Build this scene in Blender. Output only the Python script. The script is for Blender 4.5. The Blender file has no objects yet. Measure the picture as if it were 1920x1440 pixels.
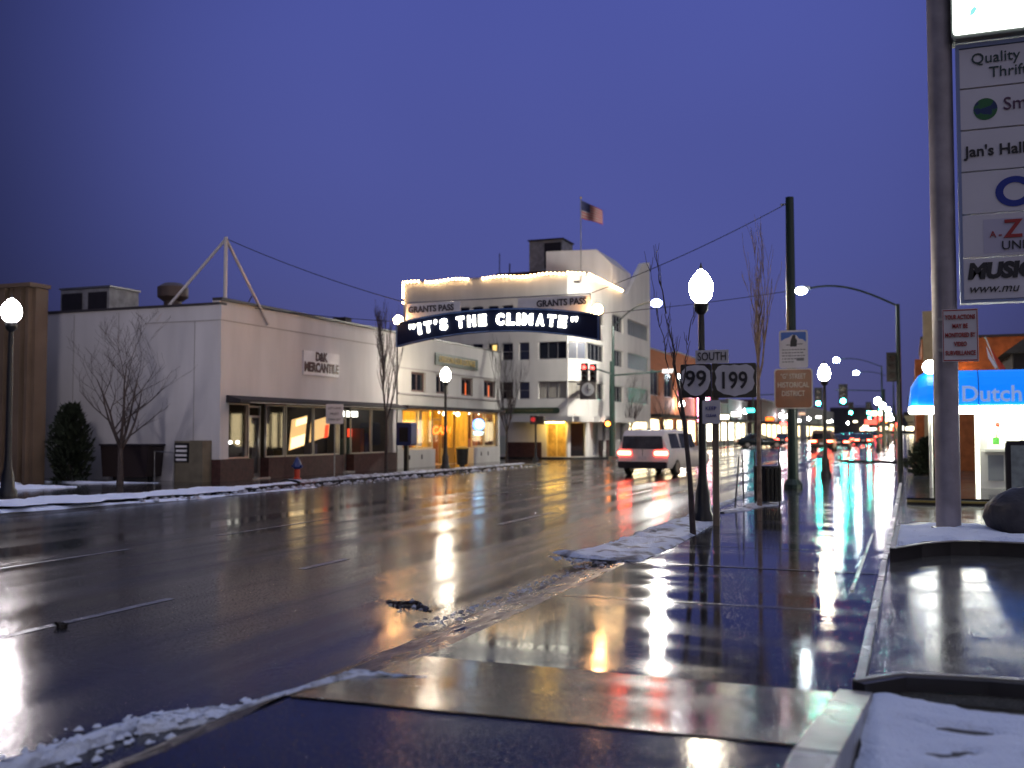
import bpy, bmesh, math, random
from mathutils import Matrix, Vector
C = bpy.context; D = bpy.data; SC = C.scene; COL = SC.collection
PI = math.pi
R = random.Random(7)
rad = math.radians

# ------------------------------------------------------------------ camera
cam = D.cameras.new("camera"); cam_o = D.objects.new("camera", cam); COL.objects.link(cam_o)
cam_o.location = (0, 0, 1.6)
cam_o.rotation_euler = (rad(92.624), 0, rad(21.285))
cam.sensor_width = 36; cam.lens = 36; cam.clip_start = 0.05; cam.clip_end = 6000
cam.dof.use_dof = True; cam.dof.focus_distance = 13.0; cam.dof.aperture_fstop = 1.15
SC.camera = cam_o

# ------------------------------------------------------------------ dusk sky
w = D.worlds.new("World"); SC.world = w; w.use_nodes = True
nt = w.node_tree; nt.nodes.clear(); N = nt.nodes.new; L = nt.links.new
out = N("ShaderNodeOutputWorld"); bg = N("ShaderNodeBackground"); L(bg.outputs[0], out.inputs[0])
sky = N("ShaderNodeTexSky"); sky.sky_type = 'NISHITA'; sky.sun_disc = False
sky.sun_elevation = rad(-4); sky.sun_rotation = rad(200)
tc = N("ShaderNodeTexCoord"); sep = N("ShaderNodeSeparateXYZ"); L(tc.outputs['Generated'], sep.inputs[0])
ramp = N("ShaderNodeValToRGB"); L(sep.outputs['Z'], ramp.inputs[0])
e = ramp.color_ramp.elements
e[0].position = 0.0; e[0].color = (0.092, 0.092, 0.225, 1)
e[1].position = 1.0; e[1].color = (0.85, 1.0, 1.7, 1)
for p, c in ((0.07, (0.080, 0.086, 0.245, 1)), (0.16, (0.072, 0.085, 0.285, 1)), (0.45, (0.066, 0.084, 0.33, 1)), (0.68, (0.62, 0.78, 1.45, 1))):
    n = e.new(p); n.color = c
def lobe(d, lo, hi, a, b):
    dot = N("ShaderNodeVectorMath"); dot.operation = 'DOT_PRODUCT'; L(tc.outputs['Generated'], dot.inputs[0])
    k = math.sqrt(sum(v*v for v in d)); dot.inputs[1].default_value = [v/k for v in d]
    g = N("ShaderNodeMapRange"); g.interpolation_type = 'SMOOTHSTEP'; L(dot.outputs['Value'], g.inputs[0])
    g.inputs[1].default_value = lo; g.inputs[2].default_value = hi; g.inputs[3].default_value = a; g.inputs[4].default_value = b
    return g
gl = lobe((-0.30, 0.92, 0.30), 0.825, 0.985, 0.23, 1.06)
mul = N("ShaderNodeVectorMath"); mul.operation = 'SCALE'; L(ramp.outputs[0], mul.inputs[0]); L(gl.outputs[0], mul.inputs['Scale'])
# added sky lobe, unseen behind and right of the camera, lights the facades
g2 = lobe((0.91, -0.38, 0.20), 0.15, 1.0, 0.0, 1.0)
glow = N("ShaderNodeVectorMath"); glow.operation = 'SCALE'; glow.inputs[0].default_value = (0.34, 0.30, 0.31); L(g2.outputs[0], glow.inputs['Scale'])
sks0 = N("ShaderNodeVectorMath"); sks0.operation = 'SCALE'; L(sky.outputs[0], sks0.inputs[0]); sks0.inputs['Scale'].default_value = 0.012
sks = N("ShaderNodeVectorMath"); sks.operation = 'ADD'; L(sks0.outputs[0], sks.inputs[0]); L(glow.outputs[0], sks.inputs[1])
nz = N("ShaderNodeTexNoise"); nz.inputs['Scale'].default_value = 1.6; nz.inputs['Detail'].default_value = 3; L(tc.outputs['Generated'], nz.inputs['Vector'])
nm = N("ShaderNodeMapRange"); L(nz.outputs[0], nm.inputs[0]); nm.inputs[3].default_value = 0.80; nm.inputs[4].default_value = 1.2
mu2 = N("ShaderNodeVectorMath"); mu2.operation = 'SCALE'; L(mul.outputs[0], mu2.inputs[0]); L(nm.outputs[0], mu2.inputs['Scale'])
add = N("ShaderNodeVectorMath"); add.operation = 'ADD'; L(mu2.outputs[0], add.inputs[0]); L(sks.outputs[0], add.inputs[1])
L(add.outputs[0], bg.inputs[0]); bg.inputs[1].default_value = 1.0
SC.view_settings.view_transform = 'Standard'; SC.view_settings.look = 'None'
SC.view_settings.exposure = 0.0; SC.view_settings.gamma = 1.0
SC.cycles.max_bounces = 6; SC.cycles.glossy_bounces = 3; SC.cycles.diffuse_bounces = 2
SC.cycles.sample_clamp_indirect = 6; SC.cycles.use_denoising = True
SC.cycles.caustics_reflective = False; SC.cycles.caustics_refractive = False

# ------------------------------------------------------------------ materials
MATS = {}
def mat(name, col, rough=0.6, metal=0.0, var=0.0, vscale=3.0, bump=0.0, bscale=20.0, rvar=0.0, rscale=1.0, stretch=None, spec=0.5, bdist=0.01, col2=None, thr=None, grit=None, rstretch=None):
    if name in MATS: return MATS[name]
    m = D.materials.new(name); m.use_nodes = True; t = m.node_tree; b = t.nodes['Principled BSDF']
    b.inputs['Base Color'].default_value = (*col, 1); b.inputs['Roughness'].default_value = rough
    b.inputs['Metallic'].default_value = metal; b.inputs['Specular IOR Level'].default_value = spec
    g = t.nodes.new("ShaderNodeNewGeometry"); vec = g.outputs['Position']
    if stretch:
        mp = t.nodes.new("ShaderNodeMapping"); mp.inputs['Scale'].default_value = stretch
        t.links.new(vec, mp.inputs[0]); vec = mp.outputs[0]
    def noise(s, d=5):
        n = t.nodes.new("ShaderNodeTexNoise"); n.inputs['Scale'].default_value = s; n.inputs['Detail'].default_value = d
        t.links.new(vec, n.inputs['Vector']); return n
    if var or col2:
        n = noise(vscale); r = t.nodes.new("ShaderNodeValToRGB"); t.links.new(n.outputs[0], r.inputs[0])
        lo = thr[0] if thr else 0.3; hi = thr[1] if thr else 0.7
        r.color_ramp.elements[0].position = lo; r.color_ramp.elements[1].position = hi
        c2 = col2 or tuple(min(1, c*(1+var)) for c in col); c1 = col if col2 else tuple(c*(1-var) for c in col)
        r.color_ramp.elements[0].color = (*c1, 1); r.color_ramp.elements[1].color = (*c2, 1)
        t.links.new(r.outputs[0], b.inputs['Base Color'])
    if rvar:
        n = noise(rscale, 4)
        if rstretch:
            m3 = t.nodes.new("ShaderNodeMapping"); m3.inputs['Scale'].default_value = rstretch; t.links.new(g.outputs['Position'], m3.inputs[0]); t.links.new(m3.outputs[0], n.inputs['Vector'])
        r = t.nodes.new("ShaderNodeMapRange"); t.links.new(n.outputs[0], r.inputs[0])
        r.inputs[1].default_value = 0.35; r.inputs[2].default_value = 0.65
        r.inputs[3].default_value = max(0.01, rough-rvar); r.inputs[4].default_value = rough+rvar
        t.links.new(r.outputs[0], b.inputs['Roughness'])
    if bump:
        n = noise(bscale, 3); bp = t.nodes.new("ShaderNodeBump"); bp.inputs['Strength'].default_value = bump; bp.inputs['Distance'].default_value = bdist
        t.links.new(n.outputs[0], bp.inputs['Height']); t.links.new(bp.outputs[0], b.inputs['Normal'])
        if grit:   # sparse proud stones: (scale, low, high, height)
            n2 = t.nodes.new("ShaderNodeTexNoise"); n2.inputs['Scale'].default_value = grit[0]; n2.inputs['Detail'].default_value = 1; t.links.new(g.outputs['Position'], n2.inputs['Vector'])
            r2 = t.nodes.new("ShaderNodeMapRange"); r2.inputs[1].default_value = grit[1]; r2.inputs[2].default_value = grit[2]; t.links.new(n2.outputs[0], r2.inputs[0])
            b2_ = t.nodes.new("ShaderNodeBump"); b2_.inputs['Strength'].default_value = 1.0; b2_.inputs['Distance'].default_value = grit[3]
            t.links.new(r2.outputs[0], b2_.inputs['Height']); t.links.new(bp.outputs[0], b2_.inputs['Normal']); t.links.new(b2_.outputs[0], b.inputs['Normal'])
    MATS[name] = m; return m
def emi(name, col, s, glass=0.3):
    if name in MATS: return MATS[name]
    m = D.materials.new(name); m.use_nodes = True; b = m.node_tree.nodes['Principled BSDF']
    b.inputs['Base Color'].default_value = (*[0.6*c for c in col], 1); b.inputs['Roughness'].default_value = glass
    b.inputs['Emission Color'].default_value = (*col, 1); b.inputs['Emission Strength'].default_value = s
    MATS[name] = m; return m
def glassmat(name, tint=(1,1,1), alpha=0.35):
    m = D.materials.new(name); m.use_nodes = True; t = m.node_tree; t.nodes.clear()
    o = t.nodes.new("ShaderNodeOutputMaterial"); mx = t.nodes.new("ShaderNodeMixShader")
    tr = t.nodes.new("ShaderNodeBsdfTransparent"); tr.inputs[0].default_value = (*tint, 1)
    g = t.nodes.new("ShaderNodeBsdfGlossy"); g.inputs['Roughness'].default_value = 0.03; g.inputs[0].default_value = (1,1,1,1)
    f0 = t.nodes.new("ShaderNodeLayerWeight"); f0.inputs[0].default_value = 0.5; f1 = t.nodes.new("ShaderNodeMath"); f1.operation = 'POWER'; f1.inputs[1].default_value = 4; t.links.new(f0.outputs['Facing'], f1.inputs[0])
    f = t.nodes.new("ShaderNodeMapRange"); f.inputs[3].default_value = 0.04; f.inputs[4].default_value = 0.5; t.links.new(f1.outputs[0], f.inputs[0])
    t.links.new(f.outputs[0], mx.inputs[0]); t.links.new(tr.outputs[0], mx.inputs[1]); t.links.new(g.outputs[0], mx.inputs[2]); t.links.new(mx.outputs[0], o.inputs[0])
    MATS[name] = m; return m

M_road = mat('wet_asphalt', (0.014,0.013,0.013), 0.17, var=0.4, vscale=0.7, bump=0.5, bscale=42, rvar=0.09, rscale=1.0, rstretch=(1.6,0.035,1), stretch=(1,0.3,1), bdist=0.0016, spec=0.30, grit=(42,0.60,0.74,0.009))
M_lot = mat('wet_lot_asphalt', (0.012,0.012,0.014), 0.12, var=0.4, vscale=1.2, bump=0.5, bscale=40, rvar=0.08, rscale=0.8, bdist=0.0012, spec=0.2, grit=(60,0.60,0.76,0.008))
M_drive = mat('wet_drive', (0.014,0.014,0.016), 0.09, var=0.6, vscale=9, bump=0.5, bscale=24, rvar=0.06, rscale=1.3, bdist=0.0014, stretch=(0.35,1.5,1), spec=0.17, grit=(60,0.68,0.80,0.004))
M_walk = mat('wet_concrete', (0.03,0.03,0.03), 0.10, var=0.5, vscale=6, bump=0.5, bscale=24, rvar=0.06, rscale=0.9, bdist=0.0014, stretch=(0.35,1.5,1), spec=0.4)
M_band = mat('wet_concrete_band', (0.075,0.075,0.066), 0.14, var=0.4, vscale=7, bump=0.5, bscale=50, rvar=0.08, rscale=1.4, bdist=0.0018, spec=0.45, grit=(60,0.58,0.74,0.006))
M_slush = mat('slush', (0.030,0.022,0.019), 0.30, bump=0.9, bscale=26, bdist=0.012, col2=(0.09,0.075,0.07), vscale=11, thr=(0.5,0.75), stretch=(1.4,0.6,1), rvar=0.15, rscale=3)
M_joint2 = mat('pavement_joint', (0.10,0.10,0.09), 0.25, var=0.6, vscale=6)
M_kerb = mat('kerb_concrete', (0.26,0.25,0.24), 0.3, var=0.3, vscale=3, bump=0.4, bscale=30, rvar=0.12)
M_dkerb = mat('dark_wet_kerb_and_shade', (0.022,0.021,0.024), 0.35, var=0.3, vscale=3)
M_soil = mat('wet_soil', (0.02,0.016,0.012), 0.5, var=0.5, vscale=8, bump=1, bscale=30, bdist=0.03)
M_snow = mat('old_snow', (0.30,0.33,0.42), 0.8, bump=1.0, bscale=45, bdist=0.02, col2=(0.68,0.76,0.93), vscale=5, thr=(0.15,0.36))
M_snowd = mat('dirty_snow', (0.13,0.12,0.14), 0.6, bump=1.0, bscale=40, bdist=0.02, col2=(0.5,0.55,0.66), vscale=4, thr=(0.36,0.62))
M_snowp = mat('trampled_snow', (0.10,0.095,0.11), 0.6, bump=1.0, bscale=40, bdist=0.02, col2=(0.50,0.56,0.70), vscale=3.2, thr=(0.36,0.52))
M_ground = mat('dark_ground', (0.03,0.03,0.028), 0.7, var=0.4, vscale=0.3)
M_paint = mat('worn_road_paint', (0.13,0.13,0.14), 0.22, bump=0.4, bscale=40, col2=(0.32,0.32,0.33), vscale=5, thr=(0.35,0.7))
M_hill = mat('dark_hills', (0.012,0.02,0.014), 0.9, var=0.5, vscale=0.02)
M_stucco = mat('white_stucco', (0.60,0.585,0.60), 0.75, stretch=(1,1,.22), var=0.11, vscale=1.1, bump=0.3, bscale=25, bdist=0.005)
M_stucco2 = mat('cream_stucco', (0.62,0.60,0.565), 0.75, stretch=(1,1,.22), var=0.10, vscale=1.1, bump=0.3, bscale=25, bdist=0.005)
M_stucco3 = mat('pale_stucco', (0.50,0.49,0.465), 0.75, stretch=(1,1,.22), var=0.10, vscale=1.1, bump=0.3, bscale=25, bdist=0.005)
M_joint = mat('wall_joint', (0.36,0.34,0.34), 0.8)
M_dark = mat('dark_trim', (0.018,0.014,0.02), 0.8, var=0.3)
M_flash = mat('roof_flashing', (0.05,0.045,0.05), 0.4)
M_brick = mat('dark_red_brick', (0.055,0.02,0.018), 0.7, var=0.35, vscale=7, bump=0.5, bscale=16, bdist=0.01)
M_roof = mat('dark_roof', (0.06,0.055,0.055), 0.85, var=0.3)
M_metal = mat('grey_metal', (0.30,0.30,0.31), 0.4, 0.7, var=0.15, vscale=2)
M_alu = mat('aluminium_frame', (0.42,0.41,0.40), 0.35, 0.8)
M_black = mat('black_iron', (0.015,0.016,0.017), 0.3, var=0.3, vscale=6)
M_dgreen = mat('dark_green_steel', (0.012,0.03,0.024), 0.3)
M_pipe = mat('pale_steel_pipe', (0.55,0.52,0.52), 0.4)
M_polesign = mat('grey_painted_pole', (0.30,0.27,0.29), 0.42, var=0.22, vscale=3, bump=0.2, bscale=20, bdist=0.004)
M_wood = mat('grey_wood_post', (0.20,0.15,0.10), 0.7, var=0.3, vscale=6, stretch=(1,1,0.15))
M_bark = mat('bark', (0.05,0.036,0.034), 0.75, var=0.4, vscale=9)
M_bark2 = mat('pale_bark', (0.16,0.11,0.09), 0.75, var=0.4, vscale=9)
M_leaf = mat('dark_conifer', (0.028,0.040,0.022), 0.8, var=0.5, vscale=4)
M_tan = mat('tan_ribbed_panel', (0.13,0.09,0.062), 0.6, var=0.2, vscale=1, bump=0.2, bscale=15)
M_navy = mat('navy_sign', (0.008,0.012,0.040), 0.7, spec=0.1)
M_navyrim = mat('navy_rim', (0.03,0.07,0.22), 0.4)
M_panel = mat('white_sign_panel', (0.74,0.73,0.76), 0.5, var=0.1)
M_letter = mat('dark_letters', (0.04,0.035,0.05), 0.5)
M_maroon = mat('maroon_letters', (0.05,0.008,0.012), 0.5)
M_wsign = mat('white_reflective_sheet', (0.62,0.60,0.62), 0.4, var=0.08)
M_blksign = mat('black_sign_face', (0.012,0.012,0.014), 0.35)
M_brown = mat('brown_sign_sheet', (0.26,0.075,0.025), 0.3, var=0.25, vscale=3)
M_cream = mat('cream_letters', (0.75,0.7,0.6), 0.4)
M_green = mat('dark_green_sign', (0.025,0.05,0.03), 0.4)
M_gold = mat('gold_letters', (0.40,0.27,0.03), 0.4)
M_tface = mat('tenant_panel_face', (0.66,0.64,0.69), 0.5, var=0.06, vscale=1)
M_tface2 = mat('tenant_panel_tinted', (0.52,0.50,0.62), 0.5, var=0.06, vscale=1)
M_tframe = mat('blue_grey_sign_frame', (0.22,0.27,0.45), 0.4)
M_dtext = mat('black_print', (0.02,0.02,0.025), 0.5)
M_red = mat('red_print', (0.35,0.03,0.03), 0.5)
M_blue = mat('blue_print', (0.01,0.03,0.28), 0.5)
M_globe = mat('globe_print', (0.01,0.03,0.12), 0.5, col2=(0.02,0.13,0.04), vscale=5, thr=(0.48,0.52))
M_orange = mat('orange_brick', (0.42,0.13,0.04), 0.75, var=0.25, vscale=4, bump=0.4, bscale=14)
M_beige = mat('beige_block', (0.40,0.32,0.2), 0.75, var=0.1)
M_curtain = mat('drawn_blinds', (0.32,0.30,0.26), 0.8, var=0.2, vscale=2, stretch=(4,4,0.2))
M_wdark = mat('dark_room', (0.012,0.012,0.014), 0.9)
M_pane = mat('dark_window_glass', (0.012,0.014,0.018), 0.06, spec=0.9)
M_pane2 = mat('grey_blue_window_glass', (0.05,0.06,0.10), 0.4, spec=0.6, var=0.4, vscale=0.8)
M_glass = glassmat('shop_glass')
M_vanglass = mat('smoky_car_glass', (0.06,0.065,0.075), 0.08, spec=1.0, var=0.5, vscale=3)
M_rubber = mat('tyre_rubber', (0.012,0.012,0.012), 0.7)
M_silver = mat('silver_car_paint', (0.74,0.70,0.69), 0.3, 0.0, var=0.05)
M_dcar = mat('dark_car_paint', (0.02,0.03,0.04), 0.15, 0.3)
M_bluep = mat('blue_enamel', (0.01,0.03,0.16), 0.3)
M_redp = mat('red_enamel', (0.5,0.05,0.02), 0.35)
M_awn = emi('backlit_blue_vinyl', (0.0,0.20,0.90), 1.0, 0.4)
M_awnd = emi('backlit_cyan_vinyl', (0.01,0.45,0.95), 0.8, 0.4)
M_awnseam = mat('awning_seam', (0.0,0.03,0.2), 0.5)
M_bark3 = mat('boulder', (0.035,0.03,0.032), 0.6, var=0.4, vscale=4, bump=0.8, bscale=6, bdist=0.05)

E_lamp = emi('lamp_glow_warm_white', (1.0,0.87,0.68), 135)
E_lampL = emi('lamp_glow_white', (1.0,0.90,0.92), 150)
E_far = emi('far_lamp_glow', (1.0,0.95,0.97), 130)
E_sod = emi('warm_globe_glow', (1.0,0.50,0.18), 240)
E_cobra = emi('mercury_glow', (0.82,0.95,1.0), 800)
E_cobS = emi('bright_mercury_glow', (1.0,0.95,0.84), 2300)
E_cobR = emi('dim_mercury_glow', (0.82,0.95,1.0), 230)
E_bulb = emi('string_bulb_glow', (1.0,0.62,0.28), 60)
E_neon = emi('white_neon', (1.0,0.97,0.80), 10)
E_white = emi('white_tube_light', (1.0,0.97,0.86), 8)
E_warm = emi('warm_ceiling_light', (1.0,0.63,0.14), 40)
E_shop = emi('warm_shop_light', (1.0,0.80,0.45), 4.5)
E_shopb = emi('bright_shop_light', (1.0,0.88,0.60), 7)
E_red = emi('red_signal', (1.0,0.05,0.04), 14)
E_hand = emi('orange_hand_signal', (1.0,0.25,0.03), 18)
E_green = emi('green_signal', (0.03,1.0,0.72), 300)
E_tail = emi('tail_lamp', (1.0,0.06,0.035), 45)
E_tailc = emi('tail_lamp_core', (1.0,0.40,0.10), 18)
E_head = emi('head_lamp', (1.0,0.95,0.85), 40)
E_pink = emi('pink_neon', (1.0,0.22,0.42), 14)
E_oneon = emi('orange_neon', (1.0,0.16,0.015), 3.5)
E_bneon = emi('blue_neon', (0.12,0.35,1.0), 4)
E_cneon = emi('pale_cyan_neon', (0.45,0.85,1.0), 4.5)
E_purple = emi('violet_sign', (0.42,0.16,0.55), 0.8)
E_box = emi('backlit_panel', (0.93,1.0,0.95), 5)
E_boxc = emi('backlit_cyan_mark', (0.35,0.95,0.9), 0.9)
E_refl = emi('window_reflection', (1.0,0.62,0.24), 1.0)  # glow stands in for reflections on the mercantile glass
E_reflb = emi('bright_window_reflection', (1.0,0.78,0.42), 2.2)
E_ywin = emi('lit_room_window', (1.0,0.70,0.22), 1.6)
E_kiosk = emi('kiosk_tube_light', (1.0,1.0,0.84), 26)
E_kwall = mat('kiosk_white_wall', (0.8,0.8,0.74), 0.5)
E_kint = emi('kiosk_lit_interior', (1.0,1.0,0.82), 2.6)

# ------------------------------------------------------------------ builders
class B:
    def __init__(s, M=None): s.bm = bmesh.new(); s.M = M or Matrix()
    def verts(s, pts): return [s.bm.verts.new(s.M @ Vector(p)) for p in pts]
    def face(s, pts):
        try: s.bm.faces.new(s.verts(pts))
        except ValueError: pass
        return s
    def box(s, x0, x1, y0, y1, z0, z1):
        v = s.verts([(x,y,z) for z in (z0,z1) for y in (y0,y1) for x in (x0,x1)])
        for f in ((0,2,3,1),(4,5,7,6),(0,1,5,4),(1,3,7,5),(3,2,6,7),(2,0,4,6)): s.bm.faces.new([v[i] for i in f])
        return s
    def prism(s, poly, a, b, axis='y'):   # poly in the two remaining axes
        def P(u, v, t): return {'y':(u,t,v),'x':(t,u,v),'z':(u,v,t)}[axis]
        A = s.verts([P(u,v,a) for u,v in poly]); Bv = s.verts([P(u,v,b) for u,v in poly]); n = len(poly)
        s.bm.faces.new(A); s.bm.faces.new(Bv[::-1])
        for i in range(n): s.bm.faces.new([A[i], A[(i+1)%n], Bv[(i+1)%n], Bv[i]])
        return s
    def tube(s, pts, r, n=8, cap=True):
        pts = [Vector(p) for p in pts]; rs = r if isinstance(r, (list,tuple)) else [r]*len(pts)
        rings = []
        for i, p in enumerate(pts):
            d = (pts[min(i+1,len(pts)-1)]-pts[max(i-1,0)]).normalized()
            u = d.cross(Vector((0,0,1)))
            if u.length < 1e-3: u = Vector((1,0,0))
            u.normalize(); v = d.cross(u)
            rings.append(s.verts([p + (u*math.cos(a)+v*math.sin(a))*rs[i] for a in [2*PI*k/n for k in range(n)]]))
        for a, b in zip(rings, rings[1:]):
            for k in range(n): s.bm.faces.new([a[k], a[(k+1)%n], b[(k+1)%n], b[k]])
        if cap: s.bm.faces.new(rings[0][::-1]); s.bm.faces.new(rings[-1])
        return s
    def lathe(s, prof, n=14, c=(0,0,0)):
        rings = [s.verts([(c[0]+r*math.cos(2*PI*k/n), c[1]+r*math.sin(2*PI*k/n), c[2]+z) for k in range(n)]) for r, z in prof]
        for a, b in zip(rings, rings[1:]):
            for k in range(n): s.bm.faces.new([a[k], a[(k+1)%n], b[(k+1)%n], b[k]])
        s.bm.faces.new(rings[0][::-1]); s.bm.faces.new(rings[-1]); return s
    def ball(s, c, r, n=12, sq=1.0):
        return s.lathe([(max(0.001, r*math.sin(PI*i/8)), -r*sq*math.cos(PI*i/8)) for i in range(9)], n, c)
    def disc(s, c, r, t=0.03, n=20, rx=None):   # facing -y
        rx = rx or r
        return s.prism([(c[0]+rx*math.cos(2*PI*k/n), c[2]+r*math.sin(2*PI*k/n)) for k in range(n)], c[1]-t, c[1], 'y')
    def rrect(s, x0, x1, z0, z1, y0, y1, r=0.05):
        p = []
        for cx, cz, a0 in ((x1-r,z1-r,0),(x0+r,z1-r,90),(x0+r,z0+r,180),(x1-r,z0+r,270)):
            for k in range(5): a = rad(a0+22.5*k); p.append((cx+r*math.cos(a), cz+r*math.sin(a)))
        return s.prism(p, y0, y1, 'y')
    def text(s, txt, cx, cz, size, y=0.0, width=None, bold=0.0, ext=0.008, align='CENTER', rot=0.0, shear=0.0):
        cu = D.curves.new('t', 'FONT'); cu.body = txt; cu.size = size; cu.align_x = align; cu.align_y = 'CENTER'
        cu.extrude = ext; cu.offset = bold; cu.shear = shear; cu.resolution_u = 3
        o = D.objects.new('t', cu); COL.objects.link(o)
        C.view_layer.update()
        me = D.meshes.new_from_object(o.evaluated_get(C.evaluated_depsgraph_get()))
        xs = [v.co.x for v in me.vertices] or [0]
        sx = 1.0
        if width and max(xs) > min(xs): sx = width/(max(xs)-min(xs))
        off = (max(xs)+min(xs))/2 if align == 'CENTER' else min(xs)
        T = s.M @ Matrix.Translation((cx, y, cz)) @ Matrix.Rotation(-rot, 4, 'Y') @ Matrix.Rotation(PI/2, 4, 'X') @ Matrix.Diagonal((sx,1,1,1)) @ Matrix.Translation((-off,0,0))
        me.transform(T); s.bm.from_mesh(me); D.meshes.remove(me); D.objects.remove(o); D.curves.remove(cu)
        return s
    def build(s, name, m, parent=None, smooth=False, bevel=0.0, loc=None, kind=None):
        bm = s.bm
        if bevel:
            bmesh.ops.remove_doubles(bm, verts=bm.verts, dist=1e-5)
            bmesh.ops.bevel(bm, geom=list(bm.edges), offset=bevel, segments=2, affect='EDGES', profile=0.6)
        bmesh.ops.recalc_face_normals(bm, faces=bm.faces)
        me = D.meshes.new(name); bm.to_mesh(me); bm.free()
        me.materials.append(m)
        if smooth:
            for p in me.polygons: p.use_smooth = True
            try: me.set_sharp_from_angle(angle=rad(40))
            except Exception: pass
        o = D.objects.new(name, me); COL.objects.link(o)
        if parent: o.parent = parent
        if loc: o.location = loc
        if kind: o['kind'] = kind
        return o
def thing(name, label, cat, loc=(0,0,0), rz=0, group=None):
    o = D.objects.new(name, None); COL.objects.link(o); o.location = loc; o.rotation_euler = (0,0,rz)
    o.empty_display_size = 0.2
    o['label'] = label; o['category'] = cat
    if group: o['group'] = group
    return o
def tag(o, label, cat, group=None):
    o['label'] = label; o['category'] = cat
    if group: o['group'] = group
    return o
def kids(o): return [c for c in D.objects if c.parent == o]
def dup(root, loc, rz=0, label=None, scale=None):
    r = root.copy(); COL.objects.link(r); r.location = loc; r.rotation_euler = (0,0,rz)
    if label: r['label'] = label
    if scale: r.scale = scale
    for ch in kids(root):
        c = ch.copy(); COL.objects.link(c); c.parent = r
        for g in kids(ch):
            d = g.copy(); COL.objects.link(d); d.parent = c
    return r
RZ90 = Matrix.Rotation(PI/2, 4, 'Z')
def wall(b, u0, u1, z0, z1, t, holes, y0=0.0):
    """wall slab from y0 (outer face) to y0+t with rectangular openings"""
    us = sorted({u0,u1,*[h[0] for h in holes],*[h[1] for h in holes]}); zs = sorted({z0,z1,*[h[2] for h in holes],*[h[3] for h in holes]})
    for i in range(len(us)-1):
        run = None
        for j in range(len(zs)-1):
            cu = (us[i]+us[i+1])/2; cz = (zs[j]+zs[j+1])/2
            hole = any(h[0]<cu<h[1] and h[2]<cz<h[3] for h in holes)
            if not hole:
                if run is None: run = zs[j]
            elif run is not None: b.box(us[i],us[i+1],y0,y0+t,run,zs[j]); run = None
        if run is not None: b.box(us[i],us[i+1],y0,y0+t,run,zs[-1])
    return b
def window(par, M, u0, u1, z0, z1, pane, frame=M_alu, back=0.12, bars=0, hb=0, fw=0.05, name='window'):
    f = B(M)
    f.box(u0,u1,back-.03,back+.03,z0,z0+fw).box(u0,u1,back-.03,back+.03,z1-fw,z1)
    f.box(u0,u0+fw,back-.03,back+.03,z0+fw,z1-fw).box(u1-fw,u1,back-.03,back+.03,z0+fw,z1-fw)
    for k in range(bars):
        x = u0+(u1-u0)*(k+1)/(bars+1); f.box(x-fw/2.5,x+fw/2.5,back-.028,back+.028,z0+fw,z1-fw)
    for k in range(hb):
        z = z0+(z1-z0)*(k+1)/(hb+1); f.box(u0+fw,u1-fw,back-.025,back+.025,z-fw/2.5,z+fw/2.5)
    o = f.build(name, frame, par)
    B(M).box(u0+fw*.5,u1-fw*.5,back-.006,back+.006,z0+fw*.5,z1-fw*.5).build('pane', pane, o)
    return o

# ------------------------------------------------------------------ setting: ground, roads, pavements
def sheet(name, poly, z, m, kind='structure', thick=0.0):
    b = B()
    if thick: b.prism(poly, z-thick, z, 'z')
    else: b.face([(x,y,z) for x,y in poly])
    return b.build(name, m, kind=kind)
sheet('ground', [(-1500,-300),(1500,-300),(1500,2500),(-1500,2500)], -0.16, M_ground)
sheet('road', [(-17.4,-60),(-3.7,-60),(-3.7,900),(-17.4,900)], -0.12, M_road)
sheet('side_road', [(-160,51.2),(-17.4,51.2),(-17.4,59.0),(-160,59.0)], -0.122, M_road)
sheet('side_road', [(-4.0,51.2),(120,51.2),(120,59.0),(-4.0,59.0)], -0.122, M_road)
def arc(cx, cy, r, a0, a1, n=8): return [(cx+r*math.cos(rad(a0+(a1-a0)*k/n)), cy+r*math.sin(rad(a0+(a1-a0)*k/n))) for k in range(n+1)]
sheet('pavement', [(-160,-60),(-19.6,-60),(-19.2,10),(-18.5,17.2),(-17.5,21.5)]+arc(-20.4,48.2,3.0,0,90)+[(-160,51.2)], 0.0, M_walk, thick=0.14)
sheet('pavement', [(-160,59.0)]+arc(-20.2,61.8,2.8,-90,0)+[(-17.4,900),(-160,900)], 0.0, M_walk, thick=0.14)
sheet('pavement', arc(-1.2,61.8,2.8,180,270)+[(120,59.0),(120,900),(-4.0,900)], 0.0, M_walk, thick=0.14)
# right hand side: pavement between kerb and forecourt
sheet('pavement', [(-4.0,13.2),(-3.2,12.2),(-0.34,12.2),(-0.34,50.5),(-1,51.2),(-4.0,51.2)], 0.0, M_walk, thick=0.14)
sheet('driveway', [(-3.25,6.62),(-0.34,6.62),(-0.34,12.2),(-3.25,12.2)], -0.003, M_drive, thick=0.13)
sheet('driveway', [(-0.34,6.62),(30,6.62),(30,14.2),(-0.34,14.2)], -0.003, M_band, thick=0.13)
sheet('driveway', [(-0.34,14.2),(30,14.2),(30,51.2),(-0.34,51.2)], -0.004, M_band, thick=0.13)
bb = B(); nb = 14
for k in range(nb):
    for v in ((k/nb),):
        def pt(v, side):
            x = (-3.07+(-3.25+3.07)*v) if side == 0 else (-0.49+(-0.36+0.49)*v); y = 4.66+(6.62-4.66)*v if side == 0 else 4.76+(6.62-4.76)*v
            return (x, y, .205*(1-v)**1.05+.004)
        a_, b_ = k/nb, (k+1)/nb
        bb.face([pt(a_,0),pt(a_,1),pt(b_,1),pt(b_,0)])
bmesh.ops.remove_doubles(bb.bm, verts=bb.bm.verts, dist=1e-4)
bb.build('path', M_band, kind='structure', smooth=True)
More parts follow.
